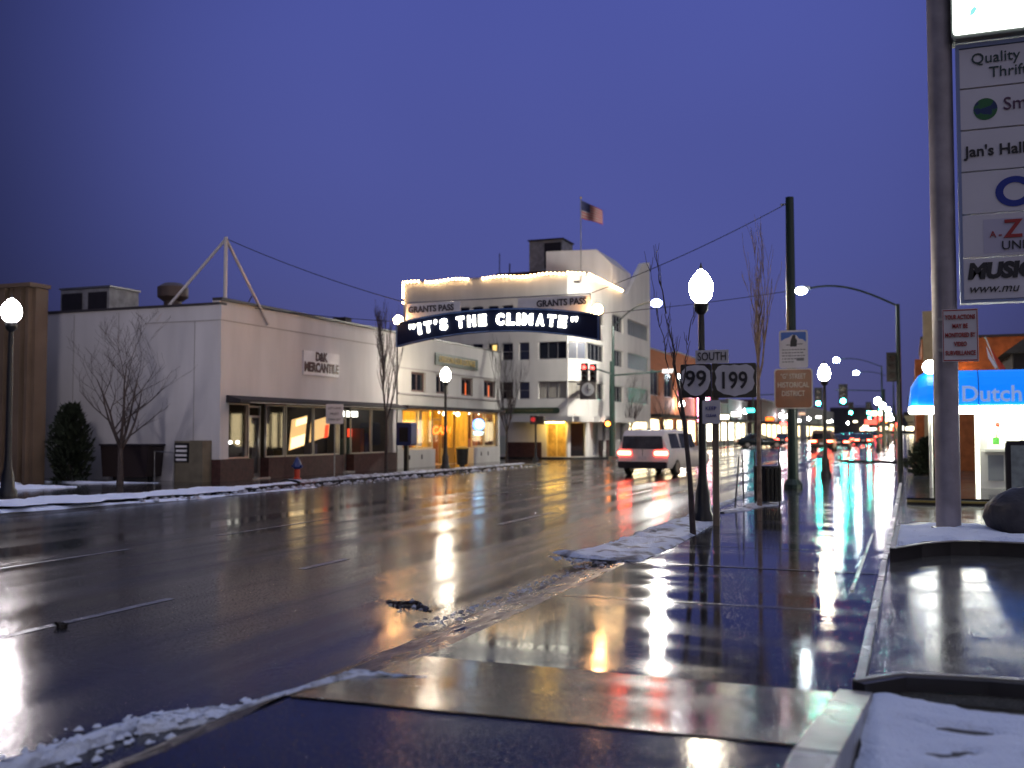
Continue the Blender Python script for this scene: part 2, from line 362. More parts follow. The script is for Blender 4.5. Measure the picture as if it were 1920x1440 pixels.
sheet('forecourt', [(-3.1,-12),(-0.49,-12),(-0.49,4.755),(-3.07,4.655)], 0.200, M_lot, thick=0.3)
# sloping apron with slush between road and driveway
def slush_strip(name, x0, x1, y0, y1, z0, z1f, m, label=None, nx=14, ny=60, amp=0.02, seed=1, kind='stuff'):
    rr = random.Random(seed); b = B(); vs = []
    for j in range(ny+1):
        row = []
        for i in range(nx+1):
            u = i/nx; v = j/ny; z1 = z1f(y0+(y1-y0)*v) if callable(z1f) else z1f; x = x0(v)+(x1(v)-x0(v))*u; y = y0+(y1-y0)*v
            edge = min(u,1-u,v*4,(1-v)*4)*4; edge = min(1, edge)
            row.append(b.bm.verts.new((x+rr.uniform(-.02,.02), y+rr.uniform(-.03,.03), z0+(z1-z0)*u + amp*edge*rr.random()*1.2)))
        vs.append(row)
    for j in range(ny):
        for i in range(nx): b.bm.faces.new([vs[j][i],vs[j][i+1],vs[j+1][i+1],vs[j+1][i]])
    return b.build(name, m, kind=kind, smooth=True)
slush_strip('gutter_apron', lambda v:-3.85, lambda v:-3.22+.14*max(0,min(1,(.6-v)*8)), -4, 13.3, -0.115, lambda y: -.004+.203*max(0,min(1,(6.62-y)/1.96))**1.05, M_slush, amp=0.02, kind='structure', ny=110)
def snow_blob(name, pts, wd, h, m, label, cat='snow', base=0.0, seed=3, step=0.09, side=5):
    """ridge of snow along a polyline; width and height may vary by point"""
    rr = random.Random(seed); P = [Vector((*p,0)) for p in pts]; W = wd if isinstance(wd,(list,tuple)) else [wd]*len(P); H = h if isinstance(h,(list,tuple)) else [h]*len(P)
    rows = []; b = B()
    for i in range(len(P)-1):
        seg = P[i+1]-P[i]; n = max(1, int(seg.length/step)); d = seg.normalized(); nn = Vector((-d.y,d.x,0))
        for k in range(n+(i==len(P)-2)):
            t = k/n; c = P[i]+seg*t; q_ = (c.x+c.y)*1.3+seed; md = .8+.22*math.sin(q_)+.16*math.sin(q_*2.7+1)+.1*math.sin(q_*6.1); ww = (W[i]*(1-t)+W[i+1]*t)*rr.uniform(.92,1.08)*md; hh = (H[i]*(1-t)+H[i+1]*t)*(.7+.5*md*md)
            row = []
            for s in range(-side, side+1):
                u = s/side; zz = hh*(1-abs(u)**2.6)*rr.uniform(.7,1.1)
                q = c+nn*(u*ww/2)+Vector((rr.uniform(-.02,.02),rr.uniform(-.02,.02),0))
                bz = base(q.x,q.y) if callable(base) else base; row.append(b.bm.verts.new((q.x,q.y,bz-0.01+max(0,zz) if abs(s)<side else bz-0.02)))
            rows.append(row)
    for a, c in zip(rows, rows[1:]):
        for k in range(len(a)-1): b.bm.faces.new([a[k],a[k+1],c[k+1],c[k]])
    o = b.build(name, m, smooth=True, kind='stuff'); return tag(o, label, cat)
snow_blob('snow', [(-4.75,1.0),(-4.35,3.2),(-4.22,4.2),(-4.2,4.95),(-3.85,5.25),(-3.45,5.55)], [.24,.2,.17,.14,.1,.06], [.08,.07,.07,.06,.04,.02], M_snow, 'low ridge of old snow along the near gutter beside the forecourt', base=-0.10, seed=5, step=.05)
snow_blob('snow', [(-3.4,5.6),(-3.0,5.75),(-2.7,5.8)], [.08,.07,.03], [.02,.03,.01], M_snowd, 'thin lick of slush across the near concrete band', base=0.006, seed=6, step=.04)
PLANT_SNOW = True
snow_blob('snow', [(-3.85,14.2),(-3.9,18),(-3.85,24),(-3.8,30)], [.25,.25,.22,.2], [.06,.05,.05,.04], M_snowd, 'dirty snow line along the right kerb edge', base=0.0, seed=10, step=.15)
snow_blob('snow', [(-3.5,20.2),(-3.1,22),(-3.0,24)], [.3,.9,.8], [.04,.04,.03], M_snowd, 'patch of snow under the black litter bin', base=0.0, seed=12)
snow_blob('snow', [(-20.3,10),(-18.9,16.6),(-18.0,20.6),(-17.8,24),(-17.9,27)], [2.4,2.2,1.7,1.3,.6], [.07,.08,.08,.06,.04], M_snow, 'long white snow bank on the far kerb by the left lamp', base=0.0, seed=14, step=.15)
snow_blob('snow', [(-19.3,10),(-18.2,17.0),(-17.1,21),(-17.0,27)], [.9,.8,.7,.3], [.05,.05,.05,.03], M_snow, 'ploughed strip of snow lying in the far gutter', base=-0.12, seed=15, step=.15)
snow_blob('snow', [(-18.0,27.2),(-17.9,33),(-17.85,40),(-17.9,47.5)], [.9,.7,.45,.4], [.09,.08,.06,.05], M_snowd, 'chopped up snow along the kerb before the mercantile shop', base=0.0, seed=16, step=.12)
snow_blob('snow', [(-25.5,20.4),(-23.2,21.6),(-22.2,22.8)], [2.6,1.8,.4], [.16,.14,.05], M_snow, 'drift of snow below the dark bush', base=0.0, seed=17, step=.12)
snow_blob('snow', [(-26.5,24.6),(-23.5,24.8),(-21.6,25.5)], [.5,.5,.2], [.06,.06,.03], M_snow, 'thin snow along the foot of the white side wall', base=0.0, seed=18, step=.12)
o = snow_blob('snow', [(-4.95,9.25),(-4.75,9.1),(-4.55,9.15),(-4.3,8.9)], [.05,.13,.10,.05], [.03,.06,.06,.02], M_slush, 'small dark lump of slush lying in the road', base=-0.12, seed=19, step=.03)
o = snow_blob('snow', [(-7.0,6.98),(-6.92,7.03)], [.07,.07], [.06,.05], M_soil, 'small dark clod on the empty lane', cat='clod', base=-0.12, seed=20, step=.02)
def edge_z(x, y):
    top = .004+.205*max(0,min(1,(6.62-y)/1.96))**1.05; return -.12+(top+.12)*max(0,min(1,(x+3.85)/.66))
snow_blob('snow', [(-4.15,4.75),(-3.9,5.1),(-3.6,5.35),(-3.2,5.55),(-2.8,5.72)], [.12,.11,.10,.07,.03], [.06,.055,.045,.035,.015], M_snow, 'narrow tail of the snow ridge lying over the kerb onto the concrete band', base=edge_z, seed=25, step=.03)
def crumbs(pts, spread, n, size, base, m, label, seed):
    rr = random.Random(seed); b = B()
    for _ in range(n):
        k = rr.randrange(len(pts)-1); t = rr.random(); x = pts[k][0]*(1-t)+pts[k+1][0]*t+rr.gauss(0,spread); y = pts[k][1]*(1-t)+pts[k+1][1]*t+rr.gauss(0,spread); r0 = size*rr.uniform(.3,1)**2+.006
        z = base(x,y) if callable(base) else base
        vs = [b.bm.verts.new((x+r0*dx*rr.uniform(.6,1.3), y+r0*dy*rr.uniform(.6,1.3), z+r0*.7*dz*rr.uniform(.6,1.2))) for dx,dy,dz in ((1,0,.1),(.5,.87,.1),(-.5,.87,.1),(-1,0,.1),(-.5,-.87,.1),(.5,-.87,.1),(.1,0,1.2),(.5,.3,.9),(-.5,.2,.9),(0,-.5,.9))]
        try: bmesh.ops.convex_hull(b.bm, input=vs)
        except Exception: pass
    return tag(b.build('snow', m, kind='stuff'), label, 'snow')
crumbs([(-4.6,2.5),(-4.2,4.2),(-4.15,5.0),(-3.6,5.6)], .13, 260, .035, -.112, M_snow, 'loose crumbs of snow scattered round the near gutter ridge', 1)
crumbs([(-4.2,12.6),(-3.3,12.3)], .16, 160, .045, -.03, M_snowd, 'broken lumps of snow at the near tip of the planting strip', 2)
crumbs([(-3.95,8),(-3.75,10),(-3.8,12.4)], .10, 200, .03, -.085, M_snowd, 'small lumps of slush strewn along the gutter by the driveway', 3)
crumbs([(-4.9,9.2),(-4.4,8.95)], .12, 22, .03, -.118, M_snowd, 'little slush crumbs round the dark lump in the road', 4)
crumbs([(-17.3,20),(-17.1,30),(-17.1,46)], .3, 380, .11, -.10, M_snowd, 'chunks of ploughed snow along the far gutter', 5)
# road markings (each a sheet 4 mm above the road)
for y0, y1 in ((5.6,8.6),(11.0,12.1),(17.5,20.5),(26.5,29.5),(35.5,38.5)):
    sheet('road_marking', [(-7.16,y0),(-7.05,y0),(-7.05,y1),(-7.16,y1)], -0.116, M_paint)
for y0, y1 in ((9.0,12.0),(14.0,17.5),(24,27),(33,36)):
    sheet('road_marking', [(-10.7,y0),(-10.6,y0),(-10.6,y1),(-10.7,y1)], -0.116, M_paint)
sheet('road_marking', [(-16.9,49.6),(-4.4,49.6),(-4.4,50.0),(-16.9,50.0)], -0.116, M_paint)
# joints in the right pavement
for y in (9.55,12.22,14.3,16.2,18.6,21.2,24,27.5,31.5):
    sheet('pavement_joint', [(-3.2,y),(-0.4,y+.04),(-0.4,y+.075),(-3.2,y+.035)], 0.003, M_joint2)
# kerbs
B().box(-0.36,-0.30,6.9,14.0,0.0,0.035).box(-0.36,-0.29,14.05,33,0.0,0.035).build('kerb', M_kerb, kind='structure')
B().box(-0.60,-0.57,10.9,17.0,0.001,0.008).build('kerb', M_kerb, kind='structure')
kb = B()
def kz(y): return .235-.18*max(0,min(1,(y-4.6)/1.9))
for y0, y1 in ((1.6,3.1),(3.12,4.62),(4.64,6.5)):
    P4 = []
    for y in (y0,y1):
        o_ = .035*(y-5); P4.append([(-0.485+o_,y),(-0.29+o_,y)])
    A = kb.verts([(P4[0][0][0],y0,-.02),(P4[0][1][0],y0,-.02),(P4[1][1][0],y1,-.02),(P4[1][0][0],y1,-.02)]); T_ = kb.verts([(P4[0][0][0],y0,kz(y0)),(P4[0][1][0],y0,kz(y0)),(P4[1][1][0],y1,kz(y1)),(P4[1][0][0],y1,kz(y1))])
    kb.bm.faces.new(A[::-1]); kb.bm.faces.new(T_)
    for q in range(4): kb.bm.faces.new([A[q],A[(q+1)%4],T_[(q+1)%4],T_[q]])
kb.build('kerb', M_kerb, kind='structure', bevel=0.008)
# kerb round the near snow bed
path = [(-0.36,6.62),(-0.1,6.92),(0.4,7.0),(1.2,6.98),(6,6.9)]
def kerb_path(pts, wd, z0, z1, m, name='kerb'):
    b = B(); rows = []
    for i, p in enumerate(pts):
        a = Vector(pts[max(0,i-1)]); c = Vector(pts[min(len(pts)-1,i+1)]); d = (c-a).normalized(); n = Vector((-d.y,d.x))
        q = Vector(p)-n*wd; rows.append(b.verts([(p[0],p[1],z0),(p[0],p[1],z1),(q.x,q.y,z1),(q.x,q.y,z0)]))
    for a, c in zip(rows, rows[1:]):
        for k in range(4): b.bm.faces.new([a[k],a[(k+1)%4],c[(k+1)%4],c[k]])
    b.bm.faces.new(rows[0]); b.bm.faces.new(rows[-1][::-1])
    return b.build(name, m, kind='structure')
kerb_path(path, 0.10, 0, 0.085, M_dkerb)  # dark body colour carries the shadow on the kerb's inner side
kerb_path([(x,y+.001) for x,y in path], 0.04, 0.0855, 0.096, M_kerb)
sheet('soil_bed', [(-0.32,-10),(9,-10),(9,6.85),(0,6.8),(-0.3,6.45)], -0.015, M_soil)
def snow_field(name, poly_x0, x1, y0, y1fn, z, label, m=M_snow, nx=90, ny=90, seed=1, holes=()):
    rr = random.Random(seed); b = B(); vs = []
    from mathutils import noise as mn
    for j in range(ny+1):
        row = []
        for i in range(nx+1):
            u = (i/nx)**1.6; x = poly_x0(j/ny)+(x1-poly_x0(j/ny))*u; y = y0+(y1fn(x)-y0)*(j/ny)
            n = mn.noise(Vector((x*2.2,y*2.2,seed)))*.03+mn.noise(Vector((x*9,y*9,seed)))*.014+mn.noise(Vector((x*28,y*28,seed)))*.008
            e = min(1,(j and (ny-j))/4+0, i/3); dz = n+0.03
            for hx,hy,hr in holes:
                d = math.hypot(x-hx,(y-hy)*1.2)/hr
                if d < 1.3: dz -= 0.09*max(0,1-d/1.3)*(1+mn.noise(Vector((x*30,y*30,0)))*.9)
            row.append(b.bm.verts.new((x,y,z+(dz if e>0 else 0)-(0.04 if (j==ny or i==0) else 0))))
        vs.append(row)
    for j in range(ny):
        for i in range(nx): b.bm.faces.new([vs[j][i],vs[j][i+1],vs[j+1][i+1],vs[j+1][i]])
    o = b.build(name, m, smooth=True, kind='stuff'); return tag(o, label, 'snow')
snow_field('snow', lambda v:-0.27+.01*math.sin(v*40)+(0.03*(v-.9)*10 if v>.9 else 0), 7, 3.0, lambda x: 6.55-.12*math.sin(x*3)-.1*min(1,max(0,x)), 0.0, 'blue tinted snow covering the bed in the near right corner', seed=2, ny=130, nx=110,
           holes=((-0.05,6.1,.10),(0.16,6.05,.12),(0.33,6.04,.10),(0.1,5.55,.10),(0.22,5.65,.08),(0.02,5.2,.07)))
# pole island
isl = [(-0.27,13.35),(0.1,14.1),(0.45,14.5),(0.8,14.62),(1.6,14.55),(7,14.4),(7,17.4),(0.1,17.4),(-0.24,16.6)]
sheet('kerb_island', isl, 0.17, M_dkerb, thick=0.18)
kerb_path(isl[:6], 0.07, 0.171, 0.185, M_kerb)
def poly_snow(poly, z, label, seed=1, inset=0.0, m=M_snow):
    b = B(); from mathutils import noise as mn
    b.face([(x,y,z) for x,y in poly]); bm = b.bm
    bmesh.ops.triangulate(bm, faces=bm.faces[:])
    for _ in range(5):
        es = [q for q in bm.edges if q.calc_length() > .14]
        bmesh.ops.subdivide_edges(bm, edges=es, cuts=1, use_grid_fill=False); bmesh.ops.triangulate(bm, faces=bm.faces[:])
    for v in bm.verts:
        if not v.is_boundary: v.co.z += .03+mn.noise(v.co*2.5)*.05+mn.noise(v.co*9)*.02
        else: v.co.z += mn.noise(v.co*3)*.01
    o = b.build('snow', m, kind='stuff', smooth=True); return tag(o, label, 'snow')
poly_snow([(-0.2,13.6),(0.12,14.25),(0.48,14.62),(0.85,14.74),(1.6,14.68),(7,14.5),(7,17.0),(0.2,17.0),(-0.18,16.5)], 0.176, 'blue snow round the foot of the big sign pole', seed=4)
poly_snow([(-4.42,12.78),(-4.0,12.42),(-3.5,12.28),(-3.12,12.35),(-3.08,14),(-3.12,16),(-3.2,18.6),(-3.85,18.8),(-3.95,16),(-4.02,14),(-4.2,13.2)], 0.004, 'trampled snow on the planting strip round the route sign post', seed=6, m=M_snowp)
# kiosk island
sheet('kiosk_island', [(-0.12,24.15),(12,24.15),(12,33),(0.0,33)], 0.14, M_walk, thick=0.15)
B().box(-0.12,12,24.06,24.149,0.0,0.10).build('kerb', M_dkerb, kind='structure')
B().box(-0.12,12,24.03,24.058,0.05,0.095).build('kerb_stripe', mat('yellow_kerb_paint',(0.30,0.24,0.06),0.4), kind='structure')
# hills
def hills(name, y, xs, hs, depth):
    b = B(); rr = random.Random(3); n = 60; rows = []
    for k in range(n+1):
        t = k/n; x = xs[0]+(xs[1]-xs[0])*t; h = hs*(.55+.25*math.sin(t*9)+.2*math.sin(t*23+1))+rr.uniform(0,hs*.04)
        rows.append(b.verts([(x,y,-1),(x,y+depth*.4,h),(x,y+depth,-1)]))
    for a, c in zip(rows, rows[1:]):
        for k in range(2): b.bm.faces.new([a[k],a[k+1],c[k+1],c[k]])
    return b.build(name, M_hill, kind='structure')
hills('hills', 1000, (-900,800), 46, 400)

# ------------------------------------------------------------------ white mercantile shop
def mercantile():
    t = thing('shop_building', 'low white shop with dark awning and D&K MERCANTILE sign on its blank front', 'shop', (-20.3,26.75,0))
    H = 5.55; Lf = 11.85; M = RZ90
    b = B(M); wall(b, 0, Lf, 0.7, 5.6, .3, [(.45,11.55,.70,2.62)])
    b.box(0.0,Lf,0.06,.34,5.602,5.74)
    b2 = B(); b2.box(-18,-.302,0,.3,0,5.6)
    for m_ in (b2.M,): pass
    me = b2.bm; tmp = D.meshes.new('x'); me.to_mesh(tmp); b.bm.from_mesh(tmp); me.free(); D.meshes.remove(tmp)
    b.build('wall', M_stucco, t)
    B().box(-18,-.31,.31,11.5,5.35,5.45).build('roof', M_roof, t)
    B(M).box(-.04,Lf+.02,-.05,.32,5.745,5.83).build('parapet_cap', M_flash, t)
    B().box(-18,-.02,-.05,.3,5.605,5.68).build('parapet_cap', M_flash, t)
    B(M).box(0.0,Lf,-.018,-.003,5.10,5.13).build('string_course', M_joint, t)
    B().box(-3,-.0,-.018,-.003,5.10,5.13).box(-1.02,-1.0,-.016,-.003,0.1,5.09).box(-6.0,-5.98,-.016,-.003,.1,5.5).box(-4.1,-4.08,-.016,-.003,.1,5.5).build('pilaster_joint', M_joint, t)
    pb = B(M); wall(pb, 0, Lf, 0, .69, .34, [(1.76,2.6,0,.69),(7.55,8.28,0,.69)], y0=-.04); pb.build('brick_base', M_brick, t)
    aw = B(M); aw.prism([(-.55,2.50),(-.55,2.60),(-.05,2.74),(-.004,2.74),(-.004,2.50)], .30, Lf-.1, 'x'); aw.build('awning', M_dark, t)
    B(M).box(.8,Lf-.3,-.575,-.555,2.505,2.53).build('awning_trim', M_alu, t)
    # dark interior
    r = B(M); r.box(.35,11.6,3.2,3.3,0,2.9).box(.30,.34,.32,3.2,0,2.9).box(11.6,11.64,.32,3.2,0,2.9).box(.35,11.6,.32,3.2,-.02,-.001).box(.35,11.6,.32,3.2,2.85,2.9)
    r.build('interior', M_wdark, t)
    for u0,u1,bars in ((.47,1.72,0),(2.66,3.78,0),(3.86,5.62,0),(5.66,7.5,0),(8.33,9.95,0),(10.0,11.5,0)):
        window(t, M, u0, u1, .70, 2.5, M_glass, back=.16, bars=bars, fw=.05, name='shop_window')
    for u0,u1 in ((1.78,2.6),(7.57,8.27)):
        d = B(M); d.box(u0,u0+.07,.3,.36,0.05,2.45).box(u1-.07,u1,.3,.36,0.05,2.45).box(u0+.07,u1-.07,.3,.36,2.05,2.12).box(u0+.07,u1-.07,.3,.36,2.38,2.45).box(u0+.07,u1-.07,.3,.36,.05,.17)
        o = d.build('door', M_alu, t); B(M).box(u0+.07,u1-.07,.325,.335,.17,2.05).build('pane', M_glass, o); B(M).tube([(u1-.12,.27,.9),(u1-.12,.27,1.25)],.012,6).build('handle', M_alu, o)
        B(M).box(u0-.1,u1+.1,-.05,.5,0.0,.05).build('doorstep', M_kerb, t)
    # glowing boards added for reflections in the glass, then goods behind it
    g = B(M @ Matrix.Translation((6.2,1.1,1.60)) @ Matrix.Rotation(rad(-3),4,'Y') @ Matrix(((1,0,.22,0),(0,1,0,0),(.12,0,1,0),(0,0,0,1)))); g.box(-.55,.45,0,.04,-.62,.5); o = g.build('reflection_board', E_refl, t)
    g = B(M @ Matrix.Translation((6.2,1.1,1.60)) @ Matrix.Rotation(rad(-3),4,'Y') @ Matrix(((1,0,.22,0),(0,1,0,0),(.12,0,1,0),(0,0,0,1)))); g.box(-.3,.42,-.02,-.004,.22,.46).box(-.5,.4,-.02,-.004,-.58,-.18).build('bright_patch', E_reflb, o)
    g = B(M @ Matrix.Translation((7.9,1.3,1.62)) @ Matrix.Rotation(rad(-3),4,'Y') @ Matrix(((1,0,.22,0),(0,1,0,0),(.12,0,1,0),(0,0,0,1)))); g.box(-.6,.75,0,.04,-.35,.45); o = g.build('reflection_board', E_refl, t)
    g = B(M @ Matrix.Translation((8.1,1.25,1.5)) @ Matrix.Rotation(rad(-3),4,'Y') @ Matrix(((1,0,.22,0),(0,1,0,0),(.12,0,1,0),(0,0,0,1)))); g.box(.1,.35,-.03,-.004,-.2,.3).build('red_patch', emi('red_glow',(1,.08,.03),1.2), o)
    B(M).box(10.3,11.4,1.6,1.75,2.2,2.42).build('ceiling_light', E_white, t)
    B(M).box(10.4,10.75,1.4,1.5,1.35,1.7).build('red_glow', emi('red_glow',(1,.08,.03),1.2), t)
    for u in (1.75,2.15):
        o = B(M).ball((u,.9,1.22),.06).build('headlight_reflection', E_white, t, smooth=True)  # small glowing balls added as headlight reflections in the window
    for u,h,c in ((.7,1.9,(.25,.07,.03)),(1.1,1.95,(.2,.05,.03)),(5.0,.9,(.1,.09,.03)),(9.6,1.3,(.05,.1,.08)),(10.6,1.7,(.2,.06,.03)),(11,1.5,(.05,.05,.1)),(3.1,1.2,(.05,.05,.07)),(7.0,1.1,(.06,.06,.12))):
        B(M).box(u,u+.3,1.0,1.4,.05,h).build('stacked_goods', mat('goods%d'%int(u*10), c, .6), t)
    # rooftop pieces and sign
    s = B(M); s.box(4.65,7.10,-.06,-.004,3.62,4.50); o = s.build('sign_board', M_panel, t)
    B(M).text('D&K',5.85,4.30,.44,y=-.07,bold=.022,width=.82).text('MERCANTILE',5.87,3.90,.46,y=-.07,bold=.022,width=2.35).build('lettering', M_maroon, o)
    return t
mercantile()
# mast tripod for the span wire
t = thing('cable_mast', 'pale steel tripod mast on the roof corner of the white mercantile shop', 'mast', (-20.5,27.2,5.1))
B().tube([(0,0,0),(0,0,2.75)],.06).build('mast_pole', M_pipe, t, smooth=True)
B().tube([(-2.35,-.45,.1),(-.03,0,2.66)],.05).build('mast_leg', M_pipe, t, smooth=True)
B().tube([(.3,1.95,.1),(0,.03,2.66)],.05).build('mast_leg', M_pipe, t, smooth=True)
B().tube([(-.6,1.6,.3),(.14,1.25,1.0)],.02,6).build('strut', M_dark, t)
# rooftop units
t = thing('rooftop_unit', 'boxy grey air conditioning unit at the left end of the white shop roof', 'rooftop unit', (-29.4,30.5,5.45))
B().box(-1.3,1.1,0,1.6,.25,1.6).build('casing', mat('unit_grey',(.28,.27,.27),.6,var=.3), t, bevel=.03)
B().box(-1.35,1.15,-.03,1.65,1.61,1.68).build('lid', M_metal, t)
B().box(-1.2,-.2,-.03,-.004,.4,1.45).build('louvre', M_dark, t); B().box(.1,1.0,-.03,-.004,.4,1.45).build('louvre', M_dark, t)
B().box(-1.2,-1.0,.1,1.5,0,.24).box(.8,1.0,.1,1.5,0,.24).build('skid', M_dark, t)
t = thing('roof_vent', 'round cowled vent standing on the white shop roof beside the mast leg', 'vent', (-24.9,30,5.45))
B().lathe([(.32,0),(.32,.9)],14).build('duct', mat('vent_brown',(.10,.07,.06),.6), t, smooth=True)
B().lathe([(.35,.85),(.55,1.0),(.55,1.35),(.3,1.5)],14).build('cowl', mat('vent_brown',(.10,.07,.06),.6), t, smooth=True)
t = thing('roof_hatch', 'low dark curved roof hatch near the right end of the white shop roof', 'roof hatch', (-22.2,36.8,5.45))
B().prism([(-.9,0),(-.9,.25),(-.5,.55),(0,.65),(.5,.55),(.9,.25),(.9,0)],0,1.4,'y').build('hatch_body', mat('vent_brown',(.10,.07,.06),.6), t)
B().box(-.3,.3,.3,.8,.66,.9).build('vent_cap', M_dark, t)

# ------------------------------------------------------------------ lounge building
def lounge():
    t = thing('shop_building', 'white two storey shop with four small upstairs windows and glowing yellow storefront', 'shop', (-20.3,38.75,0))
    M = RZ90; Lf = 11.6; H = 5.74
    up = [(1.25,2.7,3.32,4.2),(3.75,5.05,3.32,4.2),(6.6,8.0,3.32,4.2),(9.4,10.9,3.32,4.2)]
    b = B(M); wall(b, 0, Lf, 0, H, .3, up+[(.45,3.7,.78,2.55),(3.7,8.1,0,2.55),(8.1,11.3,.78,2.55)])
    b.build('wall', M_stucco3, t)
    B().box(-12,-.305,.3,Lf,5.3,5.4).build('roof', M_roof, t)
    B(M).box(-.0,Lf+.03,-.04,.32,H+.002,H+.07).build('parapet_cap', M_flash, t)
    B().box(-12,-.31,Lf-.3,Lf,0,H-.3).build('side_wall', M_brick, t)
    B(M).box(0,Lf,-.05,-.003,4.28,4.34).box(0,Lf,-.06,-.003,3.17,3.24).build('string_course', M_joint, t)
    B(M).box(.3,Lf-.1,-.35,-.004,2.56,2.70).build('awning', M_dark, t)
    for i,(u0,u1,z0,z1) in enumerate(up): window(t, M, u0, u1, z0, z1, M_pane, frame=mat('brown_frame',(.12,.06,.05),.5), back=.14, bars=1, fw=.09)
    B(M).box(1.7,2.0,.2,.24,3.8,4.1).build('lit_lampshade', E_ywin, t)
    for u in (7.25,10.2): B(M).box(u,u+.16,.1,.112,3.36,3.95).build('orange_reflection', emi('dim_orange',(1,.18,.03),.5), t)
    # lit interior
    yw = mat('yellow_shop_wall', (.66,.44,.10), .7, var=.3, vscale=3, stretch=(3,3,.5))
    r = B(M); r.box(.4,3.68,2.4,2.5,0,2.8).box(3.72,8.08,3.2,3.3,0,2.8).box(8.12,11.4,2.4,2.5,0,2.8).box(.35,.4,.32,2.4,0,2.8).box(11.4,11.45,.32,2.4,0,2.8).box(.4,11.4,.32,3.2,2.8,2.85)
    r.box(3.68,3.71,.32,3.2,0,2.8).box(8.09,8.12,.32,3.2,0,2.8).build('interior', yw, t)
    B(M).box(.4,11.4,.31,3.2,.001,.02).build('floor', mat('tan_floor',(.4,.25,.1),.4), t)
    for u in (1.0,2.3,4.6,6.6,9.0,10.4): B(M).box(u,u+.7,.8,1.3,2.74,2.79).build('ceiling_light', E_warm, t)
    for u0,u1 in ((.47,2.02),(2.06,3.66),(8.14,9.7),(9.74,11.26)): window(t, M, u0, u1, .80, 2.53, M_glass, frame=mat('cream_frame',(.6,.5,.3),.5), back=.14, fw=.06, name='shop_window')
    # recessed entrance
    e_ = B(M); e_.box(3.75,3.95,1.0,1.1,0.02,2.6).box(7.8,8.05,1.0,1.1,0.02,2.6).box(5.3,5.4,1.0,1.1,.02,2.6).box(6.4,6.5,1.0,1.1,.02,2.6).box(3.95,5.3,1.0,1.1,.02,.75).box(6.5,7.8,1.0,1.1,.02,.75).box(5.4,6.4,1.0,1.1,2.1,2.2)
    e_.build('entrance_frame', mat('ochre_frame',(.5,.32,.08),.5), t)
    B(M).box(5.42,6.38,1.03,1.07,.02,2.08).build('door', M_glass, t)
    for u,c in ((.6,(.02,.04,.18)),(.85,(.02,.03,.16)),(1.1,(.15,.05,.04)),(1.9,(.3,.1,.03)),(2.3,(.25,.12,.04)),(2.75,(.3,.08,.03)),(4.1,(.35,.1,.02)),(4.6,(.3,.06,.02)),(6.7,(.35,.14,.04)),(7.3,(.2,.1,.04)),(8.3,(.4,.08,.05)),(8.8,(.35,.06,.04)),(9.3,(.3,.1,.05)),(9.9,(.35,.12,.04)),(10.5,(.3,.1,.03)),(11.,(.4,.2,.06))):
        hh = .82 + R.uniform(.25,.7); y = 1.2 if (4<u<8) else .7
        B(M).box(u,u+R.uniform(.18,.35),y+.1,y+.4,.05,hh).build('shelf_goods', mat('shopgoods%d'%int(u*100), c, .6), t)
    B(M).box(3.0,3.3,.5,.6,.9,2.5).build('curtain', M_cream, t); B(M).box(10.9,11.2,.5,.6,1.0,2.3).build('curtain', M_cream, t)
    B(M).text('CASH',6.35,1.62,.5,y=.9,width=2.1,bold=.015,shear=.25).build('neon_lettering', E_oneon, t)
    B(M).text('OPEN',4.45,1.55,.32,y=.9,width=.8,bold=.015).build('neon_lettering', E_oneon, t)
    B(M).disc((8.95,.10,1.92),.30,.03,rx=.72).build('oval_neon_sign', E_bneon, t)
    B(M).disc((8.95,.06,1.94),.21,.02,rx=.52).box(8.3,9.5,.06,.09,1.50,1.55).box(8.4,9.4,.06,.09,1.40,1.44).build('oval_neon_core', E_cneon, t)
    B(M).box(1.9,2.9,.45,.5,1.42,1.68).build('violet_sign', E_purple, t)
    for u in (1.05,2.25,9.0,9.9): B(M).box(u,u+.12,-.012,-.003,.35,.55).build('wall_vent', M_dark, t)
    for u in (5.75,7.3): B(M).ball((u,.5,2.42),.11).build('hanging_lamp', E_shopb, t, smooth=True)
    for u in (4.5,6.2,8.0,9.2): B(M).ball((u,.2,2.46),.045,8).build('spot_lamp', E_shopb, t, smooth=True)
    s = B(M); s.prism([(3.6,4.64),(8.5,4.62),(8.5,5.16),(3.6,5.2)], -.06, -.004, 'y'); o = s.build('sign_board', M_green, t)
    B(M).text('OREGON CLUB LOUNGE',6.05,4.91,.40,y=-.07,width=4.2,bold=.01).build('lettering', M_gold, o)
    return t
lounge()

